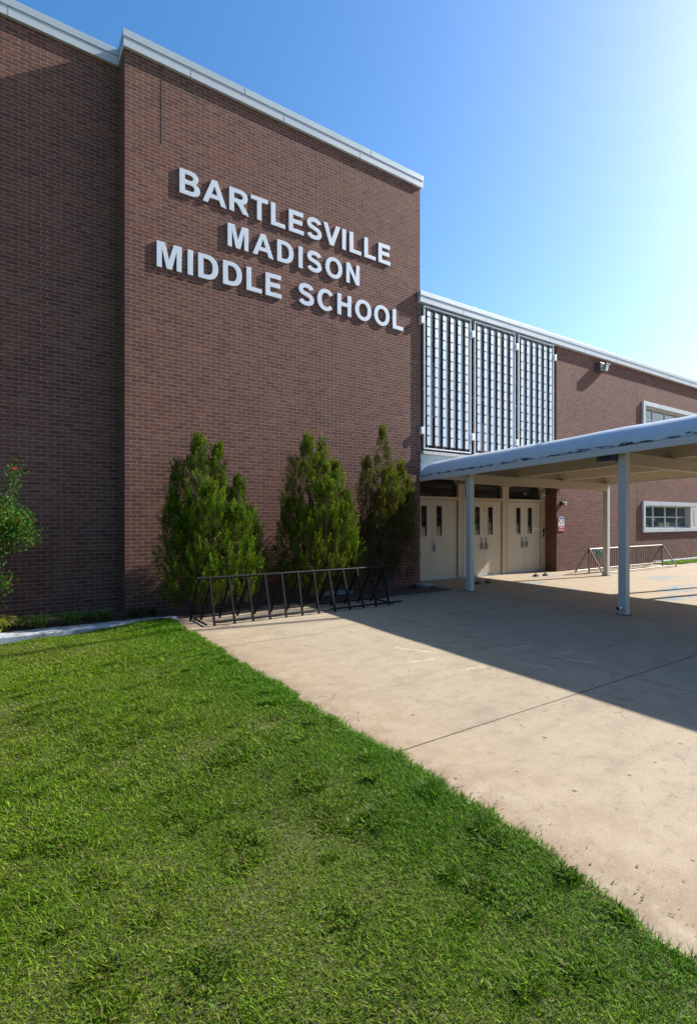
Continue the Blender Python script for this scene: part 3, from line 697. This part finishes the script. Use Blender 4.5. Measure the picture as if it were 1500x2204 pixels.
# ------------------------------------------------------------------ flagpole out of frame: it throws the thin shadow across slab and lawn
FY = 5.0
fp = thing('flagpole', 'tall slender grey flagpole standing in the plaza right of the canopy', 'flagpole', (16.2,FY,0))
MB().tube((16.2,FY,0),(16.2,FY,14.6),.075,.045,16).build('pole', GALV, fp, smooth=False)
MB().tube((16.2,FY,0),(16.2,FY,.12),.2,.16,16).build('pole_base', GALV, fp)

# ------------------------------------------------------------------ bike racks
rk = thing('bike_rack', 'black A-frame bicycle rack before the shrubs', 'bike rack', (4.2,7.75,0))
YF, YM, YB = 7.52, 7.74, 8.10
def flatbar(m, p, q, r): m.tube(p, q, r, k=4)
m = MB(); m.tube((2.42,YM,.70),(6.10,YM,.70),.021,k=10).build('top_rail', RACK_BLK, rk)
m = MB(); m.tube((2.62,YF+.012,.052),(6.25,YF+.012,.052),.017,k=10).build('ground_rail', RACK_BLK, rk)
m = MB(); m.tube((2.45,YB-.01,.05),(6.30,YB-.01,.05),.015,k=10).build('ground_rail', RACK_BLK, rk)
for i in range(12):
    x = 2.62+.304*i
    m = MB(); flatbar(m, (x,YM-.012,.705), (x+.02*math.sin(i),YF,.0), .021); m.build('rack_bar', RACK_BLK, rk)
    m = MB(); flatbar(m, (x+.04,YM+.012,.70), (x-.02,YB,.0), .019); m.build('rack_bar', RACK_BLK, rk)
for x in (2.50,6.05):
    m = MB(); m.tube((x,YF-.0,.03),(x,YB,.03),.014,k=8).build('tie_bar', RACK_BLK, rk)
m = MB(); flatbar(m, (2.45,YM,.70), (2.43,YB,.0), .02); m.build('rack_bar', RACK_BLK, rk)

r2 = thing('bike_rack', 'galvanised pipe bicycle rack with many thin bars by the wing wall', 'bike rack', (16.5,8.63,0))
XL, XR, YC = 14.30, 18.70, 8.63
for x in (XL, XR):
    m = MB(); m.tube((x,YC,0),(x,YC,.77),.027,k=10).build('rack_post', GALV, r2)
    for s_ in (-1,1):
        m = MB(); m.tube((x,YC,.74),(x,YC+.44*s_,.01),.023,k=10).build('rack_leg', GALV, r2)
m = MB(); m.tube((XL,YC,.725),(XR,YC,.725),.022,k=10).build('top_rail', GALV, r2)
m = MB(); m.tube((XL,YC,.135),(XR,YC,.135),.018,k=10).build('bottom_rail', GALV, r2)
for s_ in (-1,1):
    m = MB(); m.tube((XL,YC+.40*s_,.06),(XR,YC+.40*s_,.06),.022,k=10).build('foot_rail', GALV, r2)
for i in range(37):
    x = XL+.1+i*(XR-XL-.2)/36
    m = MB(); m.tube((x,YC,.07),(x,YC,.72),.0105,k=6).build('rack_rod', ROD, r2)
lk = thing('bicycle_lock', 'coiled green and blue bicycle lock left on the galvanised rack', 'bicycle lock', (14.6,8.6,.6))
def torus(m, c, rr, r, ax, n=18):
    pts = []
    for i in range(n+1):
        t = 2*math.pi*i/n; pts.append((c[0]+rr*math.cos(t), c[1]+ax*rr*math.sin(t)*.4, c[2]+rr*math.sin(t)))
    m.path(pts, [r]*len(pts), 6)
m = MB(); torus(m, (14.72,8.60,.60), .07, .016, 1); torus(m, (14.75,8.57,.57), .085, .016, -1); torus(m, (14.70,8.58,.63), .055, .016, .5); m.build('cable', GREEN_PL, lk)
m = MB(); torus(m, (14.50,8.60,.66), .05, .012, 1); m.build('cable', BLUE_PL, lk)
MB().box(14.42, 14.49, 8.56, 8.62, .50, .57).build('lock_body', BLACK, lk, bevel=.01)

# ------------------------------------------------------------------ vegetation
LEAF = leaf_mat('leaf_tissue', .35, .5, .12); CEDAR = leaf_mat('cedar_scale', .25, .6, .08); GRASS = leaf_mat('grass_blade', .42, .55, .10)
def unit(v): return v/np.maximum(np.linalg.norm(v, axis=-1, keepdims=True), 1e-9)
def cedar(root, center, flames, n_pl, leaves_n, green, brown_fn, seed, wall=9.48, dens=1.0):
    g = np.random.default_rng(seed); cx, cy = center
    ar = np.array([f[2]*f[3] for f in flames]); ar = ar/ar.sum()
    VV = []; CC = []
    which = g.choice(len(flames), n_pl, p=ar)
    for i in range(n_pl):
        dx, dy, r, h, z0 = flames[which[i]]
        t = g.random()**.85; z = z0+(h-z0)*t*.97
        prof_ = (min(1., .45+2.0*t))*(1-t)**.62*1.08
        ang = g.random()*2*np.pi; rr = r*prof_*(g.random()**.38)
        px, py = cx+dx+rr*math.cos(ang), cy+dy+rr*math.sin(ang)
        if py > wall-.08: py = wall-.08-g.random()*.15
        out = np.array([math.cos(ang), math.sin(ang), 0])
        lean = .30+.5*(rr/max(r,.01))*(1-t)*g.random()
        d = unit(np.array([0,0,1.])+out*lean*.9+g.normal(0,.13,3))
        L = g.uniform(.16,.36)*(.75+.45*(1-t)); Rr = g.uniform(.028,.055)
        n = leaves_n; s = g.random(n)**.8; az = g.random(n)*2*np.pi
        a = unit(np.cross(d,[.3,.9,.1])); b = np.cross(d,a)
        rad = (Rr*np.sqrt(np.maximum(0,1-s))*np.sqrt(g.random(n))*1.25)[:,None]*(np.cos(az)[:,None]*a+np.sin(az)[:,None]*b)
        pos = np.array([px,py,z])+d*(s*L)[:,None]+rad
        ld = unit(d*1.0+unit(rad+1e-6)*.55+g.normal(0,.3,(n,3))); ll = g.uniform(.016,.040,n)[:,None]
        wd = unit(np.cross(ld, g.normal(0,1,(n,3))))*g.uniform(.0035,.0075,n)[:,None]
        v = np.stack([pos-wd, pos+wd, pos+ld*ll],1).reshape(-1,3); VV.append(v)
        br = brown_fn(px-cx, z, rr/max(r*prof_,.01), g)
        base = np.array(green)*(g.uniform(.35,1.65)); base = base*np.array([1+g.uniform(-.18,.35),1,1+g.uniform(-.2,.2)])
        tipc = base*np.array([3.4,2.75,.8])  # brighter yellow tint paints sunlit tips over dark plume bases
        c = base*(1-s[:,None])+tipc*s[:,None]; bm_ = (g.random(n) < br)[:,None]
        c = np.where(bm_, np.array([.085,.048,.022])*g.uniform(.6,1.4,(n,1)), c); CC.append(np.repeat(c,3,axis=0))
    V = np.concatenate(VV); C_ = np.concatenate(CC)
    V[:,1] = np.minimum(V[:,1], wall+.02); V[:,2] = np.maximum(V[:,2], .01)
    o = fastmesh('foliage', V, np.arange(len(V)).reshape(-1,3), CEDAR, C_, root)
    # stems and limbs
    m = MB(); g2 = random.Random(seed)
    for (dx, dy, r, h, z0) in flames:
        p0 = Vector((cx+dx*.12, cy+dy*.12, -.02)); top = Vector((cx+dx, cy+dy, h*.9)); pts = [p0]
        for k_ in range(1,5):
            t = k_/4; pts.append(Vector((p0.x+(top.x-p0.x)*min(1,t*1.25), p0.y+(top.y-p0.y)*min(1,t*1.25), h*.9*t))+Vector((g2.uniform(-.02,.02),g2.uniform(-.02,.02),0)))
        m.path(pts, [.03,.024,.018,.012,.004], 6)
        for k_ in range(14):
            t = g2.uniform(.08,.85); c0 = pts[min(3,int(t*4))].lerp(pts[min(4,int(t*4)+1)], t*4-int(t*4)); an = g2.uniform(0,6.28)
            rr = r*(1-t)**.6*g2.uniform(.6,1.0); e = c0+Vector((math.cos(an)*rr, math.sin(an)*rr, g2.uniform(.12,.4)))
            e.y = min(e.y, wall-.05); mid_ = c0.lerp(e,.5)+Vector((0,0,-.03)); m.path([c0, mid_, e], [.008,.006,.003], 5)
    m.build('trunk', BARK, root)
c1 = thing('cedar_shrub', 'broad dark green cedar shrub with two pointed tops at the left behind the black rack', 'shrub', (2.85,8.72,0), 'cedar shrubs against the tall brick wall')
cedar(c1, (2.85,8.78), [(-.08,0,.36,2.98,.5),(.28,.05,.27,2.90,.8),(-.38,.1,.28,2.60,.2),(.66,.05,.42,2.30,.15),(.90,.0,.34,1.72,.2),(-.50,.0,.30,1.95,.1),(.0,-.42,.50,2.15,.12),(.45,-.38,.45,1.8,.12),(-.35,-.3,.42,1.7,.1)],
      1750, 85, (.027,.058,.007), lambda dx, z, q, g: .06+(.35 if q < .55 else 0)*g.random()+(.15 if z < .5 else 0), 3)
c2 = thing('cedar_shrub', 'rounded full green cedar shrub in the middle of the three', 'shrub', (5.17,8.72,0), 'cedar shrubs against the tall brick wall')
cedar(c2, (5.17,8.82), [(-.22,0,.36,3.2,.4),(.12,.05,.30,3.15,.6),(-.52,.05,.32,2.75,.2),(.46,.05,.36,2.72,.2),(.68,0,.34,2.15,.1),(-.66,0,.30,1.95,.1),(0,-.36,.50,2.3,.12),(.40,-.32,.42,1.9,.1),(-.38,-.3,.42,1.8,.1)],
      1750, 85, (.032,.060,.007), lambda dx, z, q, g: .07+(.35 if q < .55 else 0)*g.random()+(.30 if z < .9 else 0)*g.random(), 5)
c3 = thing('cedar_shrub', 'thin browning cedar shrub with a narrow spire nearest the doors', 'shrub', (6.96,8.85,0), 'cedar shrubs against the tall brick wall')
cedar(c3, (6.96,8.92), [(-.10,0,.24,3.62,1.2),(-.50,.05,.24,2.85,.9),(.42,.05,.26,2.85,.9),(.08,-.1,.36,2.7,.4),(.66,0,.17,2.55,1.0),(-.28,-.15,.34,2.2,.2),(.3,-.15,.34,2.0,.2)],
      1150, 80, (.038,.060,.009), lambda dx, z, q, g: min(1., .18+(.75 if z < 1.3 else (.45 if z < 2.0 else .05))*g.uniform(.6,1.1)), 9)

# crape myrtle at the left edge
cm = thing('flowering_shrub', 'leafy crape myrtle with red blossom at the left edge before the wall', 'shrub', (-.55,8.95,0))
g = random.Random(21); m = MB(); tips = []
def grow(p, d, L, r, lev):
    q = p+d*L; mid_ = p.lerp(q,.5)+Vector((g.uniform(-.03,.03),g.uniform(-.03,.03),0)); m.path([p,mid_,q],[r,r*.85,r*.7],6)
    q.y = min(q.y, 9.75)
    if lev >= 1:
        for _ in range(3 if lev < 3 else 2): tips.append((p.lerp(q,g.uniform(.3,1)), d, lev))
    if lev == 4: return
    for _ in range(3 if lev in (0,1) else 2+(g.random() < .5)):
        nd = (d+Vector((g.uniform(-.6,.6),g.uniform(-.6,.6),g.uniform(-.1,.45)))).normalized(); grow(q.copy(), nd, L*g.uniform(.62,.85), r*.66, lev+1)
for a_ in range(7):
    an = a_*2*math.pi/7+.3; grow(Vector((-.55+.05*math.cos(an), 8.95+.05*math.sin(an), -.03)), Vector((math.cos(an)*.42,math.sin(an)*.35,1)).normalized(), .62, .017, 0)
# branches reaching right as in view
for (zz, ex, ez) in ((.35,.30,.75),(.7,.18,1.55),(1.0,.34,2.0),(1.1,.42,2.32),(.2,.12,.35),(.9,.50,1.62),(.1,-.05,.2)):
    p0 = Vector((-.5,8.9,zz)); p1 = Vector((ex-.2,8.75,(zz+ez)/2+.1)); p2 = Vector((ex,8.68,ez)); m.path([p0,p1,p2],[.012,.008,.004],6)
    for k_ in range(16): tips.append((p0.lerp(p1,g.random()) if k_ % 3 == 0 else p1.lerp(p2,g.uniform(0,1.05)), Vector((.3,-.2,.6)), 3))
m.build('branches', BARK, cm)
gv = np.random.default_rng(5); VV = []; QQ = []; CC = []; fl_v = []
for (p, d, lev) in tips:
    n = 30
    pos = np.array(p)+gv.normal(0,.075,(n,3)); ld = unit(np.array(d)*.6+gv.normal(0,.8,(n,3))); L = gv.uniform(.028,.055,n)[:,None]
    w = unit(np.cross(ld, gv.normal(0,1,(n,3))))*L*.27
    v = np.stack([pos, pos+ld*L*.45+w, pos+ld*L, pos+ld*L*.45-w],1).reshape(-1,3); VV.append(v)
    c = np.array([.040,.095,.012])*gv.uniform(.6,1.6,(n,1))*np.array([1,1,1]); red = gv.random(n) < .05; c[red] = np.array([.16,.05,.025]); CC.append(np.repeat(c,4,axis=0))
V = np.concatenate(VV); V[:,1] = np.minimum(V[:,1], 9.94); V[:,2] = np.maximum(V[:,2], .0)
fastmesh('leaves', V, np.arange(len(V)).reshape(-1,4), LEAF, np.concatenate(CC), cm, 4)
VV = []; CC = []
for (cx_,cy_,cz_,r_) in ((.38,8.68,2.32,.018),(.14,8.66,2.0,.02),(.10,8.66,1.27,.035),(-.03,8.64,.80,.04),(.04,8.64,.79,.035),(.14,8.64,.77,.02),(-.3,8.7,2.35,.04),(-.9,8.8,2.2,.05),(-1.0,8.6,1.4,.05)):
    n = 70; pos = np.array([cx_,cy_,cz_])+gv.normal(0,r_*.55,(n,3)); a_ = unit(gv.normal(0,1,(n,3))); b_ = unit(np.cross(a_,gv.normal(0,1,(n,3)))); L = gv.uniform(.012,.022,(n,1))
    VV.append(np.stack([pos-a_*L*.5,pos+b_*L*.5,pos+a_*L*.5,pos-b_*L*.5],1).reshape(-1,3)); CC.append(np.repeat(np.array([.62,.012,.075])*gv.uniform(.6,1.2,(n,1)),4,axis=0))
V = np.concatenate(VV); fastmesh('blossom', V, np.arange(len(V)).reshape(-1,4), LEAF, np.concatenate(CC), cm, 4)

cm.location.x -= .26
# strap-leaved clumps in the bed
def clump(x, y, rad, n, seed, label, col, z=-.02):
    q = np.random.default_rng(seed); VV = []; FF = []; CC = []; k = 0
    for i in range(n):
        an = q.random()*6.283; out = rad*q.uniform(.45,1.25); hh = rad*q.uniform(.4,.8)*(1.25-out/rad*.5); w = q.uniform(.0045,.0085)
        sx, sy = math.cos(an), math.sin(an); side = np.array([-sy,sx,0]); b0 = np.array([x+q.normal(0,.03), y+q.normal(0,.03), z])
        for j in range(6):
            t = j/5; p = b0+np.array([sx*out*t**1.3, sy*out*t**1.3, hh*(1.9*t-1.35*t*t)*1.3+.0]); ww = w*(1-t**2.2)+.0006
            VV += [p-side*ww, p+side*ww]
            if j: FF.append((k-2,k-1,k+1,k))
            k += 2
        c = np.array(col)*q.uniform(.55,1.4)*np.array([1+q.uniform(-.1,.4),1,1]); CC += [c]*12
    V = np.array(VV); V[:,1] = np.minimum(V[:,1], YL-.02 if x < 1.7 else 9.5)
    o = fastmesh('lily_clump', V, np.array(FF), LEAF, np.array(CC), None, 4)
    tag(o, label, 'plant', 'strap leaved clumps in the planting bed')
clump(-.02, 8.98, .34, 150, 1, 'strap leaved clump tinted sunlit yellow green at the left edge under the flowering shrub', (0.340,0.374,0.076))  # sunlight painted into this leaf tint; clumps under the cedars tinted darker
clump(.44, 9.00, .33, 150, 2, 'strap leaved clump second from the left behind the kerb', (0.221,0.289,0.068))
clump(.86, 9.02, .32, 140, 3, 'green strap leaved clump third from the left behind the kerb', (0.145,0.221,0.060))
clump(1.33, 9.05, .29, 120, 4, 'strap leaved clump just left of the corner of the tall block', (0.119,0.187,0.051))
clump(1.78, 9.08, .27, 95, 5, 'small strap leaved clump at the corner of the tall block', (.06,.09,.03))
clump(2.08, 9.12, .25, 70, 6, 'sparse strap leaved clump beside the broad cedar shrub', (.05,.08,.03))
clump(7.95, 9.12, .20, 50, 7, 'grassy tuft at the foot of the thin cedar shrub near the doors', (.06,.09,.03))
clump(.22, 9.25, .26, 90, 11, 'dim strap leaved clump against the recessed wall behind the second clump', (.12,.17,.05))
clump(1.12, 9.30, .24, 80, 12, 'dim strap leaved clump against the recessed wall behind the fourth clump', (.11,.16,.05))

# lawn of real blades
def grass_patch(name, n, xr, yr, hr, seed, wid=(.0014,.0030), zf=None, clumpy=True, bright=1.0, spots=None):
    q = np.random.default_rng(seed)
    x = q.uniform(xr[0],xr[1],n); y = q.uniform(yr[0],yr[1],n)
    if spots is not None:
        sp_ = np.array(spots)[q.integers(0,len(spots),n)]; rr_ = sp_[:,2]*q.random(n)**.6; aa_ = q.random(n)*6.283; x = sp_[:,0]+rr_*np.cos(aa_); y = sp_[:,1]+rr_*np.sin(aa_)*.8; x = np.minimum(x, 2.16-.25*np.clip(1.5-y,0,2.4))
    def pat(a, b, s, ph): return .5+.5*np.sin(a*s+ph+1.7*np.sin(b*s*.7+ph))*np.sin(b*s*1.1-ph+1.3*np.sin(a*s*.8))
    den = .50*pat(x,y,2.1,1.)+.30*pat(x,y,5.3,2.2)+.20*pat(x,y,13.,.4)
    edgeness = np.clip((x-1.2)/1.0, 0, 1) if clumpy else np.zeros(n)
    keep = q.random(n) < np.clip(.62+.6*den+.2*edgeness, 0, 1)
    x, y, den, edgeness = x[keep], y[keep], den[keep], edgeness[keep]; n = len(x)
    ex = 2.175-.25*np.clip(1.5-y,0,2.4)+.016*np.sin(y*3.1)+.010*np.sin(y*7.3+1)+.014*np.sin(y*17)+.01*np.sin(y*31)
    if clumpy: k2 = x < ex+np.abs(q.normal(0,.02,n)); x, y, den, edgeness = x[k2], y[k2], den[k2], edgeness[k2]; n = len(x)
    if clumpy:
        xq = x+.25*np.clip(1.5-y,0,2.4)*np.clip(1-(2.155-x)/1.5,0,1)
        z = np.where(x > -4, .010-.055*np.maximum(0,2.2-xq), -.331)+(.016*np.sin(1.7*x+.6)*np.sin(1.3*y+1)+.010*np.sin(4.1*x+2.3*y)+.006*np.sin(9*x-7*y))*np.minimum(1,np.maximum(0,2.22-x)*2)
    else: z = np.full(n, .012)
    L = q.uniform(hr[0],hr[1],n)*(.50+.85*den**1.5+.25*edgeness); an = q.random(n)*6.283
    lean = q.uniform(.3,2.2,n); d = np.stack([np.cos(an)*lean, np.sin(an)*lean, np.ones(n)*.9],1); d = unit(d)
    side = np.stack([-np.sin(an), np.cos(an), np.zeros(n)],1)+q.normal(0,.25,(n,3)); side = unit(side)*q.uniform(wid[0],wid[1],n)[:,None]
    b = np.stack([x,y,z],1); m1 = b+d*(L*.55)[:,None]; droop = np.stack([np.cos(an),np.sin(an),np.zeros(n)],1)*(L*.25)[:,None]; droop[:,2] -= L*.12*q.random(n)
    tip = m1+d*(L*.45)[:,None]+droop; tip[:,2] = np.maximum(tip[:,2], z+.002)
    V = np.stack([b-side, b+side, m1-side*.85, m1+side*.85, tip],1).reshape(-1,3)
    o_ = np.arange(n)[:,None]*5; T = np.concatenate([o_+np.array([0,1,3]), o_+np.array([0,3,2]), o_+np.array([2,3,4])],1).reshape(-1,3)
    rich = np.clip(.15+.9*den*.6+.55*edgeness, 0, 1)[:,None]
    col = np.array([.205,.275,.018])*(1-rich)+np.array([.110,.262,.012])*rich
    col = col*q.choice([.45,.7,.9,1.1,1.7],(n,1),p=[.2,.25,.25,.2,.10])*q.uniform(.8,1.2,(n,1))*bright
    dry = q.random(n) < (.10*(1-rich[:,0])+.04+.55*np.clip(.34-den,0,1)); col[dry] = np.array([.30,.245,.12])*q.uniform(.6,1.2,(dry.sum(),1))
    br = q.random(n) < .012; col[br] = np.array([.16,.09,.04])
    return tag(fastmesh(name, V, T, GRASS, np.repeat(col*.80,5,axis=0)), 'mown green grass of the lawn' if clumpy else 'grass of the far verge', 'grass', kind='stuff')
def merge_grass():
    grass_patch('grass', 330000, (-.9,2.25), (.7,3.2), (.016,.044), 1, (.0010,.0023))
    grass_patch('grass', 190000, (-1.0,2.25), (3.2,6.0), (.02,.05), 2, (.0018,.0036))
    grass_patch('grass', 130000, (-1.6,2.3), (6.0,8.46), (.025,.06), 3, (.0025,.005))
    grass_patch('grass', 60000, (-5,-.9), (-1,8.46), (.03,.07), 4, (.004,.008))
merge_grass()
_q = np.random.default_rng(99)
TUFTS = [(1.05,2.55,.13),(.62,1.85,.12),(1.15,1.75,.10),(1.35,3.4,.14),(.3,3.0,.12),(.9,4.2,.15)]+[(_q.uniform(-.6,2.1),_q.uniform(.9,6.5),_q.uniform(.03,.09)) for _ in range(170)]
grass_patch('coarse_grass', 42000, (0,1), (0,1), (.035,.068), 12, (.0018,.0038), bright=.80, spots=TUFTS)
grass_patch('verge_grass', 30000, (19.4,34), (8.65,9.29), (.04,.09), 5, (.006,.010), clumpy=False)
# broad-leaved weeds scattered in the lawn
def weeds(n, seed):
    q = np.random.default_rng(seed); VV = []; CC = []
    spots = [(1.05,2.55,.14),(.62,1.85,.12),(1.15,1.75,.11),(.45,1.35,.10),(1.35,3.4,.15),(.3,3.0,.12),(.9,4.2,.16),(1.6,2.2,.10),(1.75,1.45,.12),(.95,1.2,.10),(1.45,5.2,.2),(.2,4.9,.2)]
    for (cx_,cy_,r_) in spots+[(q.uniform(-.5,2.1),q.uniform(1,7.5),.06) for _ in range(60)]:
        k_ = int(700*r_) if r_ > .07 else 18
        pos = np.stack([q.normal(cx_,r_*.55,k_), q.normal(cy_,r_*.55,k_), np.zeros(k_)],1); pos[:,0] = np.minimum(pos[:,0],2.17)
        pos[:,2] = -.055*np.maximum(0,2.2-pos[:,0])+q.uniform(.012,.05,k_)
        an = q.random(k_)*6.283; ld = unit(np.stack([np.cos(an),np.sin(an),q.uniform(-.1,.9,k_)],1)); L = q.uniform(.014,.032,k_)[:,None]
        w = unit(np.cross(ld,np.array([0,0,1.])+q.normal(0,.3,(k_,3))))*L*q.uniform(.16,.3,(k_,1))
        VV.append(np.stack([pos,pos+ld*L*.5+w,pos+ld*L,pos+ld*L*.5-w],1).reshape(-1,3)); CC.append(np.repeat(np.array([.060,.115,.012])*q.uniform(.5,1.4,(k_,1)),4,axis=0))
    V = np.concatenate(VV); tag(fastmesh('clover', V, np.arange(len(V)).reshape(-1,4), GRASS, np.concatenate(CC), None, 4), 'darker broad leaved weeds growing through the lawn', 'weeds', kind='stuff')
weeds(12, 8)
# dead leaves and clippings on the slab
q = np.random.default_rng(31); VV = []; CC = []
def litter(n, fx, fy, sz=(.008,.022), col=(.09,.065,.04)):
    x = fx(n); y = fy(n); an = q.random(n)*6.283; L = q.uniform(sz[0],sz[1],n)[:,None]
    d = np.stack([np.cos(an),np.sin(an),q.uniform(-.1,.25,n)],1); s = np.stack([-np.sin(an),np.cos(an),q.uniform(-.2,.2,n)],1)*.35
    pos = np.stack([x,y,np.full(n,.006)],1); VV.append(np.stack([pos-d*L*.5,pos+s*L*.5,pos+d*L*.5,pos-s*L*.5],1).reshape(-1,3)); CC.append(np.repeat(np.array(col)*q.uniform(.5,1.6,(n,1)),4,axis=0))
litter(110, lambda n: q.normal(3.05,.22,n), lambda n: q.normal(6.55,.18,n), (.01,.03), (.08,.08,.03))
litter(160, lambda n: q.normal(2.75,.12,n), lambda n: q.normal(7.45,.10,n), (.01,.035), (.05,.045,.03))
litter(300, lambda n: q.uniform(2.4,8.6,n), lambda n: 8.45-np.abs(q.normal(0,.28,n)), (.008,.025), (.07,.045,.03))
litter(260, lambda n: q.normal(8.3,.5,n), lambda n: q.normal(8.75,.35,n), (.01,.03), (.06,.04,.028))
litter(700, lambda n: 2.2+np.abs(q.normal(0,.10,n)), lambda n: q.uniform(.8,8.2,n), (.006,.022), (.14,.12,.05))
litter(150, lambda n: q.uniform(2.4,9,n), lambda n: q.uniform(1.2,8,n), (.005,.014), (.10,.07,.05))
V = np.concatenate(VV); V[:,2] = np.maximum(V[:,2],.0025); tag(fastmesh('leaf_litter', V, np.arange(len(V)).reshape(-1,4), LEAF, np.concatenate(CC), None, 4), 'scattered dead leaves and grass clippings on the concrete', 'leaf litter', kind='stuff')

# added trees behind the camera, out of view, to darken pane reflections and ambient
gq = np.random.default_rng(77); VV = []; CC = []
for i in range(64):
    th = R(-185+3.0*i); rd = gq.uniform(60,78); cx_ = 10+rd*math.cos(th); cy_ = -10+rd*math.sin(th); hh = gq.uniform(8,13); n = 700
    dv = unit(gq.normal(0,1,(n,3))); rr = gq.random((n,1))**.35
    pos = np.array([cx_,cy_,hh*.55-.4])+dv*rr*np.array([hh*.42,hh*.42,hh*.50]); a_ = unit(gq.normal(0,1,(n,3))); b_ = unit(np.cross(a_,gq.normal(0,1,(n,3)))); L = gq.uniform(.5,1.1,(n,1))
    VV.append(np.stack([pos-a_*L*.6,pos+b_*L*.5,pos+a_*L*.6,pos-b_*L*.5],1).reshape(-1,3)); CC.append(np.repeat(np.array([.05,.085,.025])*gq.uniform(.6,1.3,(n,1)),4,axis=0))
V = np.concatenate(VV); tag(fastmesh('added_wood', V, np.arange(len(V)).reshape(-1,4), LEAF, np.concatenate(CC), None, 4), 'added belt of unseen trees behind the viewer, darkening reflections and sky light', 'wood', kind='stuff')

# ------------------------------------------------------------------ light
sun_dir = Vector((1,-.17,.748)).normalized(); el = math.asin(sun_dir.z); az = math.atan2(sun_dir.x, sun_dir.y)
sd = bpy.data.lights.new('sun','SUN'); sd.energy = 5.0; sd.angle = R(.55); sd.color = (1,.95,.88)
so = bpy.data.objects.new('sun', sd); COL.objects.link(so); so.rotation_euler = sun_dir.to_track_quat('Z','Y').to_euler(); so.location = (20,-5,20)
w = bpy.data.worlds.new('World'); scene.world = w; w.use_nodes = True; nt = w.node_tree
bg = nt.nodes['Background']; sky = nt.nodes.new('ShaderNodeTexSky'); sky.sky_type = 'NISHITA'; sky.sun_disc = False
sky.sun_elevation = el; sky.sun_rotation = az; sky.altitude = 200; sky.air_density = 1.2; sky.dust_density = 1.5; sky.ozone_density = 3.5
hs = nt.nodes.new('ShaderNodeHueSaturation'); hs.inputs['Saturation'].default_value = 1.28
nt.links.new(sky.outputs[0], hs.inputs['Color']); nt.links.new(hs.outputs[0], bg.inputs[0]); bg.inputs[1].default_value = .100

# ------------------------------------------------------------------ camera
cd = bpy.data.cameras.new('camera'); cam = bpy.data.objects.new('camera', cd); COL.objects.link(cam); scene.camera = cam
cam.location = (0,0,1.6); cam.rotation_euler = (R(90),0,R(-33.81))
cd.sensor_fit = 'VERTICAL'; cd.sensor_height = 36; cd.sensor_width = 24.5; cd.lens = 1105/2204*36; cd.shift_y = 16/2204; cd.clip_end = 2000; cd.clip_start = .05
scene.view_settings.view_transform = 'Standard'; scene.view_settings.look = 'None'; scene.view_settings.exposure = 1.2; scene.view_settings.gamma = 1
scene.cycles.max_bounces = 8
